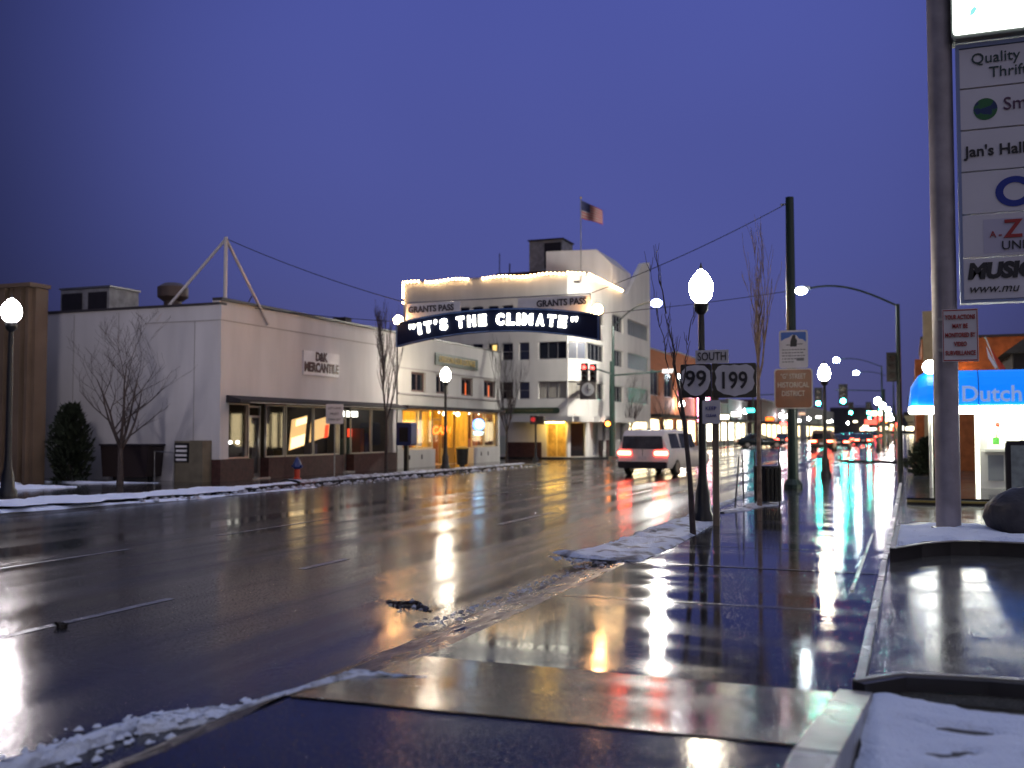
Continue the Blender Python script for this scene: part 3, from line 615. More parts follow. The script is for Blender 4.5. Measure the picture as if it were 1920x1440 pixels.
# ------------------------------------------------------------------ big white corner building
def corner_building():
    t = thing('corner_building', 'tall white four storey corner building outlined with glowing roofline bulbs', 'building', (-18.7,60,0))
    # local: near face along x -12.4..-1 at y=0, chamfer to (0,1), street face along y at x=0
    H = 11.3
    zr = [(3.6,4.68),(6.05,7.15),(8.45,9.55)]
    holes = []
    for z0,z1 in zr:
        for x0,x1 in ((-9.45,-8.8),(-8.3,-7.6),(-7.4,-6.65),(-6.3,-5.6),(-5.35,-4.6),(-4.2,-3.5)): holes.append((x0,x1,z0,z1))
        holes.append((-2.9,-1.05,z0,z1))
    gh = [(-6.3,-5.5,.1,2.0),(-2.7,-2.2,.15,2.05),(-2.05,-.95+.0,0.02,2.05)]
    b = B(); wall(b, -12.34, -1.0, 0, H, .3, holes+[(-2.4,-1.1,.02,2.1)]); b.build('wall', M_stucco2, t)
    # chamfer
    MC = Matrix.Translation((-1,0,0)) @ Matrix.Rotation(PI/4,4,'Z'); cw = math.sqrt(2)
    b = B(MC); wall(b, 0.002, cw-.002, 0, H, .3, [(0.02,cw-.02,z0,z1) for z0,z1 in zr]+[(.2,1.2,.02,2.1)]); b.build('wall', M_stucco2, t)
    MS = Matrix.Translation((0,1,0)) @ RZ90
    sh = []
    for z0,z1 in zr: sh += [(0.02,3.6,z0,z1),(5.6,8.4,z0-.05,z1),(9.6,15.8,z0,z1+.05)]
    g2 = [(1.0,2.2,.02,2.1),(3.2,3.9,.3,2.1),(5.2,6.4,.02,2.1),(7.5,8.3,.02,2.1),(10,15.6,.4,2.3)]
    b = B(MS); wall(b, 0, 16.4, 0, H, .3, sh+g2)
    b.prism([(9.6,H+.002),(16.4,H+.002),(16.4,H+3.35),(14.2,H+2.95)],0,.3,'y'); b.build('wall', M_stucco2, t)
    B().box(-12.3,-.35,.32,17.4,H-.5,H-.4).build('roof', M_roof, t)
    B().box(-12.34,-12.04,.31,17.4,0,H).box(-12.3,-.1,17.1,17.39,0,H).build('rear_wall', M_stucco2, t)
    cap = B(); cap.box(-12.36,-1.0,-.04,.32,H+.002,H+.08); cap.build('parapet_cap', M_joint, t)
    # windows
    blind = {(-6.3,3.6),}
    for x0,x1,z0,z1 in holes:
        wide = (x1-x0)>1.2
        pn = M_curtain if (wide and z0<4) else (M_pane2 if (x0 in (-4.2,)) else M_pane)
        window(t, Matrix(), x0, x1, z0, z1, pn, back=.12, bars=2 if wide else 0, hb=0 if wide else 1, fw=.05)
    B().box(-6.05,-5.75,.09,.105,6.35,7.05).build('lit_blind', E_ywin, t); B().box(-6.0,-5.8,.09,.105,3.75,4.5).build('lit_blind', E_ywin, t)
    for z0,z1 in zr: window(t, MC, .03, cw-.03, z0, z1, M_curtain if z0<4 else (M_pane2 if z0<7 else M_pane), back=.12, bars=1)
    for u0,u1,z0,z1 in sh: window(t, MS, u0, u1, z0, z1, M_pane2 if u0>9 else M_pane, back=.12, bars=3 if u1-u0<5 else 9, fw=.05)
    for u0,u1,z0,z1 in g2: window(t, MS, u0, u1, z0, z1, E_shop if u0>9 else M_pane2, frame=M_joint, back=.14, bars=1 if u1-u0<3 else 4, name='shop_window')
    # sunken ground floor: canopy, lit doors, brick base
    B().box(-4.6,-.4,-.9,-.004,2.15,2.5).build('canopy', M_stucco2, t)
    B(MC).box(0,cw,-.8,-.004,2.151,2.499).build('canopy', M_stucco2, t)
    B(MS).box(.3,9,-.7,-.004,2.152,2.498).build('canopy', M_stucco2, t)
    B().box(-2.35,-1.1,-.6,-.3,2.10,2.146).build('canopy_light', E_warm, t)
    d = B(); d.box(-2.4,-2.32,.08,.14,.02,2.1).box(-1.79,-1.71,.08,.14,.02,2.1).box(-1.18,-1.1,.08,.14,.02,2.1).box(-2.32,-1.79,.08,.14,2.0,2.1).box(-1.71,-1.18,.08,.14,2.0,2.1)
    o = d.build('double_door', mat('warm_door_frame',(.7,.55,.25),.5), t); B().box(-2.32,-1.18,.1,.12,.02,2.0).build('pane', M_glass, o)
    B().box(-3.2,-.6,1.5,1.55,0,2.6).box(-3.2,-.6,.31,1.5,2.6,2.62).build('lobby', mat('lobby_wall',(.55,.38,.15),.7,var=.4,vscale=3), t)
    B().box(-2.4,-1.2,.6,1.0,2.5,2.55).build('lobby_light', E_warm, t)
    B(MC).box(.22,1.18,.12,.14,.04,2.08).build('shop_window', M_pane, t)
    B().box(-12.3,-5.6,-.05,-.003,0,.9).build('brick_base', M_brick, t); B().box(-5.0,-2.7,-.05,-.003,0,.9).build('brick_base', M_brick, t)
    B(MS).box(2.3,3.1,-.05,-.003,0,1.0).build('brick_base', M_brick, t); B(MS).box(4.0,5.1,-.05,-.003,0,1.0).build('brick_base', M_brick, t)
    B().box(-5.58,-5.02,-.03,-.004,.15,1.3).build('side_door', mat('pale_green_door',(.45,.5,.45),.5), t)
    s = B(); s.rrect(-7.2,-.9-.6,2.68,3.05,-.12,-.004,r=.17); o = s.build('fascia_sign', M_green, t)
    B().text('OREGON CLUB LOUNGE',-3.6,2.87,.2,y=-.13,width=3.4).build('lettering', mat('dull_gold',(.15,.11,.04),.5), o)
    # rooftop blocks
    B().prism([(-5.2,H-.4),(-.35,H-.4),(-.35,13.1),(-1.5,14.2),(-5.2,14.3)],8,13,'y').build('penthouse', M_stucco, t)
    B().box(-9.4,-5.25,9.0,11,H-.4,13.1).build('roof_block', M_brick, t)
    ac = B(); ac.box(-7.6,-5.0,11.05,13.5,H-.4,15.7); o = ac.build('cooling_tower', mat('unit_grey',(.28,.27,.27),.6,var=.3), t)
    B().box(-7.7,-4.9,10.95,13.6,15.702,15.8).box(-6.4,-5.1,11.02,11.048,13.6,15.5).build('louvre', M_dark, o)
    B().tube([(-9.2,9.1,13.1),(-9.2,9.1,14.6)],.035,6).build('vent_pipe', M_dark, t); B().tube([(-8.4,9.1,13.1),(-8.4,9.1,13.8)],.05,6).build('vent_pipe', M_dark, t)
    return t, H
CB, HB = corner_building()
# string of bulbs
t = thing('roof_string_lights', 'string of glowing warm bulbs along the parapet of the corner building', 'string lights', (-18.7,60,HB))
pts = []
x = -12.3
while x < -1.0:
    if not (-10.85 < x < -10.7 or -7.5 < x < -6.9 or -11.1 < x < -10.8): pts.append((x,-.09,.06+.05*math.sin(x*2)))
    x += .27
for k in range(6): pts.append((-12.38,-.02,-.1-.2*k if k<4 else -.4-.35*k+.9))
for k in range(5): pts.append((-1+.2*k+.05,.2*k-.06,.1))
y = 1.1
while y < 9.0: pts.append((.09,y,.1-.004*y)); y += .26
bulb0 = None
for p in pts:
    if bulb0 is None:
        bulb0 = B().ball((0,0,0),.06,8).build('bulb', E_bulb, t, smooth=True, loc=p)
    else:
        c = bulb0.copy(); COL.objects.link(c); c.location = p
B().tube([(-12.38,-.08,.12),(-.98,-.08,.12),(.08,1.0,.14),(.08,9,.12)],.012,5).build('cable', M_dark, t)
# flag
t = thing('flagpole', 'flagpole with a stars and stripes flag on the white corner building roof', 'flagpole', (-19.0,60.6,HB-.4))
B().tube([(0,0,0),(0,0,5.2)],[.04,.03],6).build('pole', M_metal, t); B().ball((0,0,5.25),.07,8).build('finial', M_gold, t)
fw_, fh_ = 1.35, 1.15
def flagpart(i0,i1,u0,u1,m,name):
    b = B(); n = 10
    for k in range(n):
        ua = u0+(u1-u0)*k/n; ub = u0+(u1-u0)*(k+1)/n
        def q(u,v):
            z = 5.1 - v*fh_*(1-.25*u) - u*.75; return (.04+u*fw_, .09*math.sin(u*7), z)
        for off in (0,.015):
            b.face([tuple(Vector(q(ua,i0))+Vector((0,off,0))), tuple(Vector(q(ub,i0))+Vector((0,off,0))), tuple(Vector(q(ub,i1))+Vector((0,off,0))), tuple(Vector(q(ua,i1))+Vector((0,off,0)))])
    return b
b = B(); b2 = B()
for k in range(13):
    src = flagpart(k/13,(k+1)/13,.42 if k<7 else 0,1,None,'')
    tmp = D.meshes.new('x'); src.bm.to_mesh(tmp); (b if k%2==0 else b2).bm.from_mesh(tmp); src.bm.free(); D.meshes.remove(tmp)
fl = b.build('flag', mat('flag_red',(.28,.03,.03),.7), t)
b2.build('white_stripes', mat('flag_white',(.26,.24,.24),.7), fl)
flagpart(0,7/13,0,.42,None,'').build('canton', mat('flag_blue',(.02,.025,.08),.7), fl)
# clock
t = thing('street_clock', 'round faced clock in a dark box hung on the white building corner', 'clock', (-18.15,59.2,3.5))
B().box(-.5,.5,0,.3,0,1.15).build('case', mat('clock_case',(.15,.13,.12),.5), t, bevel=.02)
o = B().disc((0,-.005,.6),.40,.03).build('dial', mat('clock_dial',(.6,.6,.6),.4), t)
B().box(-.02,.02,-.06,-.04,.6,.92).box(-.02,.2,-.06,-.04,.57,.61).build('hands', M_dtext, o)
B().box(-.7,-.5,.05,1.4,.9,.98).build('bracket', M_dark, t)

# ------------------------------------------------------------------ overhead banner sign
def climate_sign():
    t = thing('overhead_sign', 'dark blue arched street sign with glowing letters hung over the road', 'sign', (-11.65,28.5,0))
    n = 24; W = 3.27
    def top(x): return 4.96 + .30*(1-(x/W)**2)
    def bot(x): return 4.23 + .36*(1-(x/W)**2)
    xs = [-W+2*W*k/n for k in range(n+1)]
    b = B(); b.prism([(x,top(x)) for x in xs]+[(x,bot(x)) for x in xs[::-1]], -.12, .12, 'y'); b.build('sign_board', M_navy, t)
    r = B()
    for f in (top,bot): r.tube([(x,-.13,f(x)) for x in xs],.025,6)
    r.tube([(-W,-.13,bot(-W)),(-W,-.13,top(-W))],.025,6).tube([(W,-.13,bot(W)),(W,-.13,top(W))],.025,6); r.build('rim', M_navyrim, t)
    # spandrel panels reading GRANTS PASS
    for s in (-1,1):
        xa = sorted([s*2.98, s*.75 if s>0 else s*1.15]); m_ = 12; xx = [xa[0]+(xa[1]-xa[0])*k/m_ for k in range(m_+1)]
        b = B(); b.prism([(xa[0],5.56),(xa[1],5.56)] + [(x, min(5.54,top(x)+.03)) for x in xx[::-1]], -.03, .03, 'y')
        o = b.build('name_panel', M_panel, t)
        if s < 0: B().text('GRANTS PASS',-2.13,5.37,.27,y=-.04,width=1.55,bold=.008,rot=rad(1)).build('lettering', M_letter, o)
        else: B().text('GRANTS PASS',2.12,5.37,.27,y=-.04,width=1.55,bold=.008,rot=rad(1)).build('lettering', M_letter, o)
    B().tube([(-3.0,0,5.6),(3.0,0,5.6)],.02,6).tube([(-3,0,5.0),(-3,0,5.6)],.02,6).tube([(3,0,5.0),(3,0,5.6)],.02,6).build('frame', M_metal, t)
    # glowing letters along the arch
    words = [[('"',-2.72),('I',-2.46),('T',-2.17),("'",-1.92),('S',-1.64)],[('T',-1.08),('H',-.71),('E',-.35)],[('C',.22),('L',.56),('I',.81),('M',1.10),('A',1.50),('T',1.85),('E',2.19),('"',2.56)]]
    for word in words:
        L_ = B()
        for ch, x in word:
            zc = (top(x)+bot(x))/2; sl = math.atan(-(.66*x/W**2))
            if ch in '"\'':
                for dx in ((-.06,.06) if ch=='"' else (0,)):
                    L_.prism([(x+dx-.035,zc+.20),(x+dx+.035,zc+.20),(x+dx+.03,zc+.10),(x+dx-.01,zc+.05),(x+dx-.04,zc+.09)],-.17,-.13,'y')
            else: L_.text(ch, x, zc, .44, y=-.15, bold=.022, rot=sl, ext=.02, width={'I':.10,'M':.32}.get(ch,.25))
        L_.build('glowing_word', E_neon, t)
    return t
climate_sign()
for x, z, lb in ((-14.9,5.06,'warm globe lamp at the left end of the overhead arched sign'),(-8.42,5.12,'warm globe lamp at the right end of the overhead arched sign')):
    t = thing('globe_lamp', lb, 'lamp', (x,28.45,z), group='globe lamps at the ends of the arched sign')
    B().ball((0,0,0),.15,16).build('globe', E_sod, t, smooth=True); B().box(-.03,.03,-.03,.03,-.22,-.14).build('bracket', M_metal, t)
def cable(name, a, b, sag, label, r=.012, m=M_black, n=24):
    a = Vector(a); b = Vector(b)
    pts = [a.lerp(b,k/n)+Vector((0,0,-sag*4*(k/n)*(1-k/n))) for k in range(n+1)]
    return tag(B().tube(pts, r, 5).build(name, m), label, 'cable')
cable('span_cable', (-20.5,27.2,7.8), (-14.7,28.5,5.62), .12, 'thin cable from the rooftop mast down to the arched sign', r=.013)
cable('span_cable', (-8.6,28.5,5.62), (-3.2,29.7,8.05), .12, 'thin cable from the arched sign up to the tall dark pole')
cable('guy_cable', (-20.4,28.6,5.7), (-14.7,28.5,5.0), .05, 'lower guy cable between the white shop and the arched sign', r=.010)
cable('guy_cable', (-8.5,28.5,5.0), (-3.2,29.7,5.55), .05, 'lower guy cable between the arched sign and the tall dark pole', r=.010)

# ------------------------------------------------------------------ tall pole with two signs
t = thing('utility_pole', 'tall dark green steel pole holding up the span cables on the right kerb', 'pole', (-3.12,29.76,0))
B().lathe([(.155,0),(.15,.5),(.115,8.22),(.115,8.24)],12).build('shaft', M_dgreen, t, smooth=True); B().lathe([(.26,0),(.26,.1),(.17,.25)],12).build('base', M_dgreen, t)
B().tube([(-.25,0,8.05),(.0,0,8.05)],.03,6).build('cable_bracket', M_metal, t)
t = thing('notice_sign', 'white notice sign with dark figure before blue sky above the brown sign', 'sign', (-3.04,29.55,0))
B().rrect(-.39,.39,3.36,4.42,-.015,.0,r=.06).build('plate', M_wsign, t)
B().rrect(-.34,.34,3.95,4.37,-.02,-.016,r=.03).build('blue_picture', mat('sky_print',(.03,.12,.45),.4), t)
B().prism([(-.34,3.95),(-.34,4.12),(-.22,4.19),(-.12,4.22),(-.02,4.30),(.08,4.28),(.15,4.18),(.25,4.16),(.34,4.08),(.34,3.95)],-.025,-.021,'y').build('cloud_print', M_wsign, t)
B().prism([(-.09,3.96),(-.08,4.12),(-.05,4.2),(-.03,4.27),(.02,4.3),(.06,4.27),(.06,4.2),(.1,4.14),(.09,3.96)],-.03,-.026,'y').box(-.2,-.1,-.029,-.0265,4.0,4.02).box(.1,.25,-.029,-.0265,4.02,4.04).build('figure_print', M_dtext, t)
g = B()
for k in range(5):
    x = -.31
    while x < (.02 if k in (3,4) else .28):
        wd = R.uniform(.03,.09); g.box(x,x+wd,-.019,-.016,3.86-.085*k,3.89-.085*k); x += wd+.02
g.box(.08,.28,-.019,-.016,3.56,3.64).build('fine_print', mat('grey_print',(.15,.15,.16),.5), t)
t = thing('district_sign', 'brown sign reading G STREET HISTORICAL DISTRICT with white border below the notice', 'sign', (-3.05,29.5,0))
B().rrect(-.52,.52,2.22,3.34,-.015,.0,r=.09).build('plate', M_cream, t); B().rrect(-.49,.49,2.25,3.31,-.022,-.016,r=.08).build('brown_face', M_brown, t)
B().text('"G" STREET',0,3.12,.2,y=-.028,width=.68).text('HISTORICAL',0,2.88,.21,y=-.028,width=.84).text('DISTRICT',0,2.64,.21,y=-.028,width=.62).build('lettering', M_cream, t)

# ------------------------------------------------------------------ highway route signs
t = thing('route_sign_post', 'wooden post beside the near lamp carrying route signs SOUTH 99 and 199', 'sign', (-3.1,17.45,0))
B().box(-.05,.05,0,.09,0,2.98).build('post', M_wood, t)
def shield(cx, cz, wd, h):
    P_ = [(0,.5),(.12,.47),(.3,.5),(.42,.44),(.5,.3),(.46,.1),(.5,-.1),(.44,-.3),(.28,-.42),(.1,-.46),(0,-.5)]
    pts = [(cx+x*wd, cz+z*h) for x,z in P_] + [(cx-x*wd, cz+z*h) for x,z in P_[-2:0:-1]]
    return pts
def shield99(cx, cz, wd, h):
    P_ = [(0,.5),(.3,.47),(.48,.3),(.5,.0),(.40,-.28),(.18,-.46),(0,-.5)]
    return [(cx+x*wd, cz+z*h) for x,z in P_] + [(cx-x*wd, cz+z*h) for x,z in P_[-2:0:-1]]
o = B().box(-.32,.24,-.03,-.012,2.745,2.975).build('south_plate', M_wsign, t)
B().text('SOUTH',-.04,2.86,.2,y=-.038,width=.48).build('lettering', M_dtext, o)
o = B().rrect(-.02,.70,2.16,2.74,-.03,-.012,r=.03).build('shield_plate', M_blksign, t)
o['label'] = 'black plate with white shield numbered 199'
B().prism(shield(.34,2.45,.66,.54), -.036, -.031, 'y').build('shield', M_wsign, o); B().text('199',.345,2.44,.40,y=-.045,width=.42,bold=.006).build('lettering', M_dtext, o)
o = B().rrect(-.58,-.05,2.17,2.74,-.03,-.012,r=.03).build('shield_plate', M_blksign, t)
o['label'] = 'black plate with white shield numbered 99'
B().prism(shield99(-.315,2.46,.50,.53), -.036, -.031, 'y').build('shield', M_wsign, o); B().text('99',-.315,2.48,.38,y=-.045,width=.36,bold=.006).build('lettering', M_dtext, o)
o = B().rrect(-.21,.09,1.72,2.12,-.03,-.012,r=.02).build('parking_plate', M_wsign, t)
B().text('KEEP',-.06,1.98,.09,y=-.035,width=.18).build('lettering', M_blue, o); B().text('CLEAR',-.06,1.86,.07,y=-.035,width=.18).build('lettering', M_blue, o)
B().box(-.5,.6,-.0115,-.001,2.6,2.64).box(-.5,.6,-.0115,-.001,2.28,2.32).build('crossbar', M_metal, t)

# ------------------------------------------------------------------ street lamps
def lamp(label, loc, E_, H=4.2, scale=1.0):
    t = thing('street_lamp', label, 'street lamp', loc, group='acorn globe lamps along both kerbs')
    s = H/4.2
    B().lathe([(.20,0),(.20,.12),(.15,.2),(.13,.5),(.085,.7),(.07,1.0),(.055,3.6*s),(.05,3.78*s)],12).build('post', M_black, t, smooth=True)
    B().lathe([(.05,3.78*s),(.12,3.86*s),(.13,3.98*s),(.10,4.02*s)],12).build('collar', M_black, t, smooth=True)
    z = 4.02*s
    B().lathe([(.10,z),(.17,z+.07),(.21,z+.2),(.20,z+.34),(.14,z+.46),(.07,z+.54),(.02,z+.58)],18).build('globe', E_, t, smooth=True)
    B().lathe([(.04,z+.575),(.02,z+.64),(.005,z+.7)],8).build('finial', M_black, t)
    return t
lampA = lamp('brightly lit globe street lamp nearest the camera, next to the route signs', (-3.42,17.98,0), E_lamp, 4.05)
lampL = lamp('glaring globe street lamp at the left edge in front of the tan ribbed wall', (-20.76,19.07,0), E_lampL, 4.5)
lampB = dup(lampA, (-3.42,-2.0,0), 0, 'globe street lamp of the right hand row, standing behind the camera')
lampL.scale = (1.15,1.15,1.0)
lamp2 = lamp('lit globe street lamp standing before the yellow lounge storefront', (-18.14,38.9,0), E_lamp, 3.85)
lamp3 = lamp('lit globe street lamp on the right pavement beyond the brown district sign', (-2.85,37.84,0), E_lamp, 3.55)
far0 = lamp('first small globe lamp on the left pavement past the white corner building', (-18.9,90,0), E_far, 3.9)
ordn = ['first','second','third','fourth','fifth','sixth','seventh','eighth','ninth']
for k, (x, y) in enumerate(((-18.9,127),(-18.8,163),(-18.8,172),(-18.6,207),(-18.2,262),(-18.0,328))):
    dup(far0, (x,y,0), 0, '%s small globe lamp on the left pavement past the white corner building' % ordn[k+1], scale=(1.15,1.15,1))
for k, (x, y) in enumerate(((-2.5,88),(-2.5,104),(-2.45,124),(-3.0,165),(-3.2,215),(-3.3,300))):
    dup(far0, (x,y,0), 0, '%s small globe lamp on the right pavement past the intersection' % ordn[k], scale=(1.25,1.25,1))
def cobra(label, loc, H, arm, rz=0, big=1.0, E_=E_cobra, drop=0.0):
    t = thing('cobra_street_lamp', label, 'street lamp', loc, rz, group='cobra head lamps on curved arms')
    B().lathe([(.13,0),(.12,.4),(.08,H)],10).build('pole', M_dgreen, t, smooth=True)
    pts = [(arm*k/10, 0, H-.08 + (1.0*math.sin(k/10*PI*.62)-drop*(k/10))) for k in range(11)]
    B().tube(pts, .045, 8).build('arm', M_dgreen, t, smooth=True)
    x, _, z = pts[-1]; s = 1 if arm>0 else -1
    o = B().prism([(x-.05*s,z-.06),(x-.05*s,z+.08),(x+.4*s,z+.1),(x+.62*s,z-.0),(x+.6*s,z-.06)],-.13,.13,'y').build('lamp_head', M_metal, t)
    B().ball((x+.33*s,0,z-.08),.24*big,12,sq=.7).build('lens', E_, o, smooth=True)
    return t
cobra('tall cobra head street lamp arching left over the right pavement', (-0.45,46,0), 6.95, -3.6, E_=E_cobR)
cobra('tall cobra head street lamp on the signal pole by the corner building', (-17.6,62.9,0), 8.3, 5.4, rz=rad(-48), big=1.2, E_=E_cobS)
c3 = cobra('distant cobra head street lamp far down on the right of the road', (-3.0,122,0), 8.9, -4.5, big=1.5, E_=E_cobR)
dup(c3, (-2.2,150,0), 0, 'farthest cobra head street lamp, small and to the right of the road')

# ------------------------------------------------------------------ signals
def sig_head(par, x, y, z, E_, lit, facing=0, name='signal_head', s=1.0):
    M = Matrix.Translation((x,y,z)) @ Matrix.Rotation(facing,4,'Z')
    o = B(M).box(-.17*s,.17*s,0,.22*s,-.55*s,.55*s).box(-.24*s,.24*s,.1*s,.12*s,-.62*s,.62*s).build(name, M_blksign, par)
    for i, zz in enumerate((.35,0,-.35)):
        on = (i == lit)
        l = B(M).disc((0,-.003,zz*s),.125*s,.02,14).build('lens', E_ if on else mat('dead_lens',(.03,.01,.01),.2), o)
        B(M).prism([(-.14*s,zz*s+.02*s),(-.1*s,zz*s+.13*s),(.1*s,zz*s+.13*s),(.14*s,zz*s+.02*s),(.12*s,zz*s+.02*s),(.09*s,zz*s+.11*s),(-.09*s,zz*s+.11*s),(-.12*s,zz*s+.02*s)],-.2*s,-.001,'y').build('visor', M_blksign, o)
    return o
t = thing('traffic_signal', 'traffic signal with two red lights on a mast arm before the corner building', 'traffic light', (-17.6,62.5,0))
B().tube([(0,0,5.2),(0,-3.0,5.32),(0,-6.4,5.1)],.06,8).build('mast_arm', M_dgreen, t)
B().tube([(0,0,5.1),(2.2,.4,5.25),(3.6,.4,5.35)],.055,8).build('mast_arm', M_dgreen, t)
B().lathe([(.17,0),(.14,4.0),(.11,6.0)],10,(0,0,0)).build('pole', M_dgreen, t, smooth=True)
sig_head(t, -.0,-4.1,5.05, E_red, 0, s=.85); sig_head(t, -.0,-5.8,5.0, E_red, 0, s=.85)
B().box(3.2,3.9,.3,.33,5.2,5.45).build('street_name_plate', M_wsign, t)
t = thing('pedestrian_signal', 'orange hand pedestrian signal on the pole at the corner building', 'traffic light', (-17.8,62.3,2.05))
B().box(-.2,.2,0,.2,-.22,.22).build('case', M_blksign, t); B().disc((0,-.003,0),.15,.02).build('hand_symbol', E_hand, t)
t = thing('pedestrian_signal', 'dark pedestrian signal on a short post at the near corner past the lounge', 'traffic light', (-18.38,50.6,0))
B().lathe([(.17,0),(.15,.15),(.06,.3),(.055,2.0)],10).build('post', M_black, t, smooth=True)
B().box(-.28,.08,-.1,.15,1.95,2.4).box(.1,.45,-.05,.2,1.95,2.38).build('case', M_blksign, t); B().disc((-.1,-.105,2.2),.13,.02).build('lens', emi('dim_red_hand',(1,.05,.05),.35), t)
def signal_gantry(label, y, x0, x1, xs, z, E_, lit):
    t = thing('traffic_signal', label, 'traffic light', (x0,y,0), group='green traffic signals down the street')
    B().lathe([(.16,0),(.11,z+.6)],8).build('pole', M_dgreen, t); B().tube([(0,0,z+.4),(x1-x0,0,z+.6)],.06,6).build('mast_arm', M_dgreen, t)
    for x in xs: sig_head(t, x-x0, -.1, z, E_, lit, s=2.0)
    return t
signal_gantry('nearer green traffic signal on a gantry arm reaching in from the left kerb', 131, -18.5, -9.8, (-10.6,), 5.7, E_green, 2)
signal_gantry('nearer green traffic signal on a gantry arm reaching in from the right pavement', 122.5, -2.8, -8, (-7.18,), 5.7, E_green, 2)
signal_gantry('pair of green traffic signals on one gantry further down the street', 200, -2.8, -12, (-10.4,-7.3), 5.7, E_green, 2)
signal_gantry('single farthest green traffic signal gantry down the street', 277, -3, -12, (-9.94,), 5.7, E_green, 2)
t = thing('traffic_signal', 'dark traffic signal facing away on the right cobra lamp pole', 'traffic light', (-0.7,46,4.1))
sig_head(t, 0, 0, .2, E_red, 9)
B().box(.0,.25,.05,.12,.1,.2).build('bracket', M_black, t)
t = thing('traffic_signal', 'pair of amber lights on a low signal far down the right side', 'traffic light', (-4.6,182,0))
B().lathe([(.12,0),(.1,4.2)],8).build('pole', M_dgreen, t)
for x in (-.9,.9): B().box(x*.65-.3,x*.65+.3,0,.3,2.5,3.6).build('signal_head', M_blksign, t); B().disc((x*.65,-.01,3.2),.26,.03).build('lens', E_hand, t)

# ------------------------------------------------------------------ big tenant sign on the right
t = thing('sign_pole', 'thick grey steel pole with tenant sign rising from the snowy island', 'pole', (0.485,16.32,0))
B().lathe([(.172,.15),(.172,7.6),(.172,11)],20).build('shaft', M_polesign, t, smooth=True); B().lathe([(.24,.15),(.24,.20)],20).build('base_plate', M_dkerb, t)
t = thing('tenant_sign', 'tall stacked tenant sign board on the grey pole beginning Quality Thrift', 'sign', (0.66,16.2,0))
fr = B(); x0,x1 = .04,2.3
fr.box(x0,x0+.045,-.04,.2,3.45,7.2).box(x1-.045,x1,-.04,.2,3.45,7.2).box(x0+.045,x1-.045,-.04,.2,3.45,3.49).box(x0-.0,x1,-.04,.2,7.201,7.26); fr.build('frame', M_tframe, t)
rows = [7.2,6.6,5.985,5.37,4.745,4.11,3.49]
for k in range(6):
    o = B().box(x0+.047,x1-.047,-.02,.15,rows[k+1]+.012,rows[k]-.012).build('panel', M_tface, t)
    g = B(); zc = (rows[k]+rows[k+1])/2
    if k == 0: g.text('Quality',.25,zc+.12,.22,y=-.028,align='LEFT').text('Thrift',.48,zc-.1,.22,y=-.028,align='LEFT'); m_ = mat('dark_teal_print',(.02,.05,.05),.5)
    elif k == 1:
        B().disc((.42,-.021,zc-.02),.16,.006,24).build('globe_logo', M_globe, o)
        g.text('Smi',.66,zc+.02,.26,y=-.028,align='LEFT'); m_ = mat('purple_print',(.08,.03,.08),.5)
    elif k == 2: g.text("Jan's Hall",.12,zc-.02,.22,y=-.028,align='LEFT',bold=.004); m_ = M_dtext
    elif k == 3:
        for a in range(24):
            a0 = rad(40+280*a/24); a1 = rad(40+280*(a+1)/24)
            pt = lambda r_,a_:(.78+r_*1.15*math.cos(a_), zc-.02+r_*math.sin(a_))
            g.prism([pt(.13,a0),pt(.22,a0),pt(.22,a1),pt(.13,a1)],-.03,-.022,'y')
        m_ = M_blue
    elif k == 4:
        B().box(.36,1.3,-.024,-.0205,rows[k+1]+.05,rows[k]-.09).build('tinted_field', M_tface2, o)  # darker bluish field on the panel behind the letters
        g.text('A',.44,zc-.0,.13,y=-.034,align='LEFT').text('-',.56,zc,.16,y=-.034,align='LEFT').text('Z',.62,zc+.06,.36,y=-.034,align='LEFT',bold=.008); m_ = M_red
        B().text('UNI',.60,zc-.17,.18,y=-.034,align='LEFT').build('lettering', M_dtext, o)
    else:
        g.text('MUSIC',.14,zc+.1,.30,y=-.028,align='LEFT',bold=.018,shear=.15).text('www.mu',.17,zc-.15,.18,y=-.028,align='LEFT',shear=.3); m_ = M_dtext
    g.build('lettering', m_, o)
t = thing('lightbox_sign', 'blown out white backlit box sign at the top of the grey pole', 'sign', (0.62,16.2,0))
B().rrect(.02,2.6,7.32,9.2,-.14,.26,r=.05).build('housing', mat('green_grey_housing',(.2,.22,.2),.4), t)
o = B().rrect(.045,2.57,7.37,9.15,-.155,-.142,r=.05).build('lit_face', E_box, t)
B().prism([(.27,7.62),(.33,7.65),(.37,7.72),(.33,7.76),(.28,7.70)],-.165,-.157,'y').build('cyan_mark', E_boxc, o)
t = thing('warning_sign', 'small white surveillance notice with red words fixed to the grey pole', 'sign', (0.68,16.08,0))
B().box(-.24,.24,-.01,.0,2.6,3.36).build('plate', M_wsign, t)
B().box(-.23,.23,-.014,-.011,3.335,3.35).box(-.23,.23,-.014,-.011,2.61,2.625).box(-.23,-.22,-.014,-.011,2.63,3.33).box(.22,.23,-.014,-.011,2.63,3.33).build('border', M_red, t)
g = B()
for k, s in enumerate(('YOUR ACTIONS','MAY BE','MONITORED BY','VIDEO','SURVEILLANCE')): g.text(s,0,3.24-.13*k,.09,y=-.018,width=min(.40,.034*len(s)),bold=.002)
g.build('lettering', M_red, t)
B().box(-.3,-.1,.01,.04,2.75,2.8).box(-.3,-.1,.01,.04,3.2,3.25).build('bracket', M_metal, t)

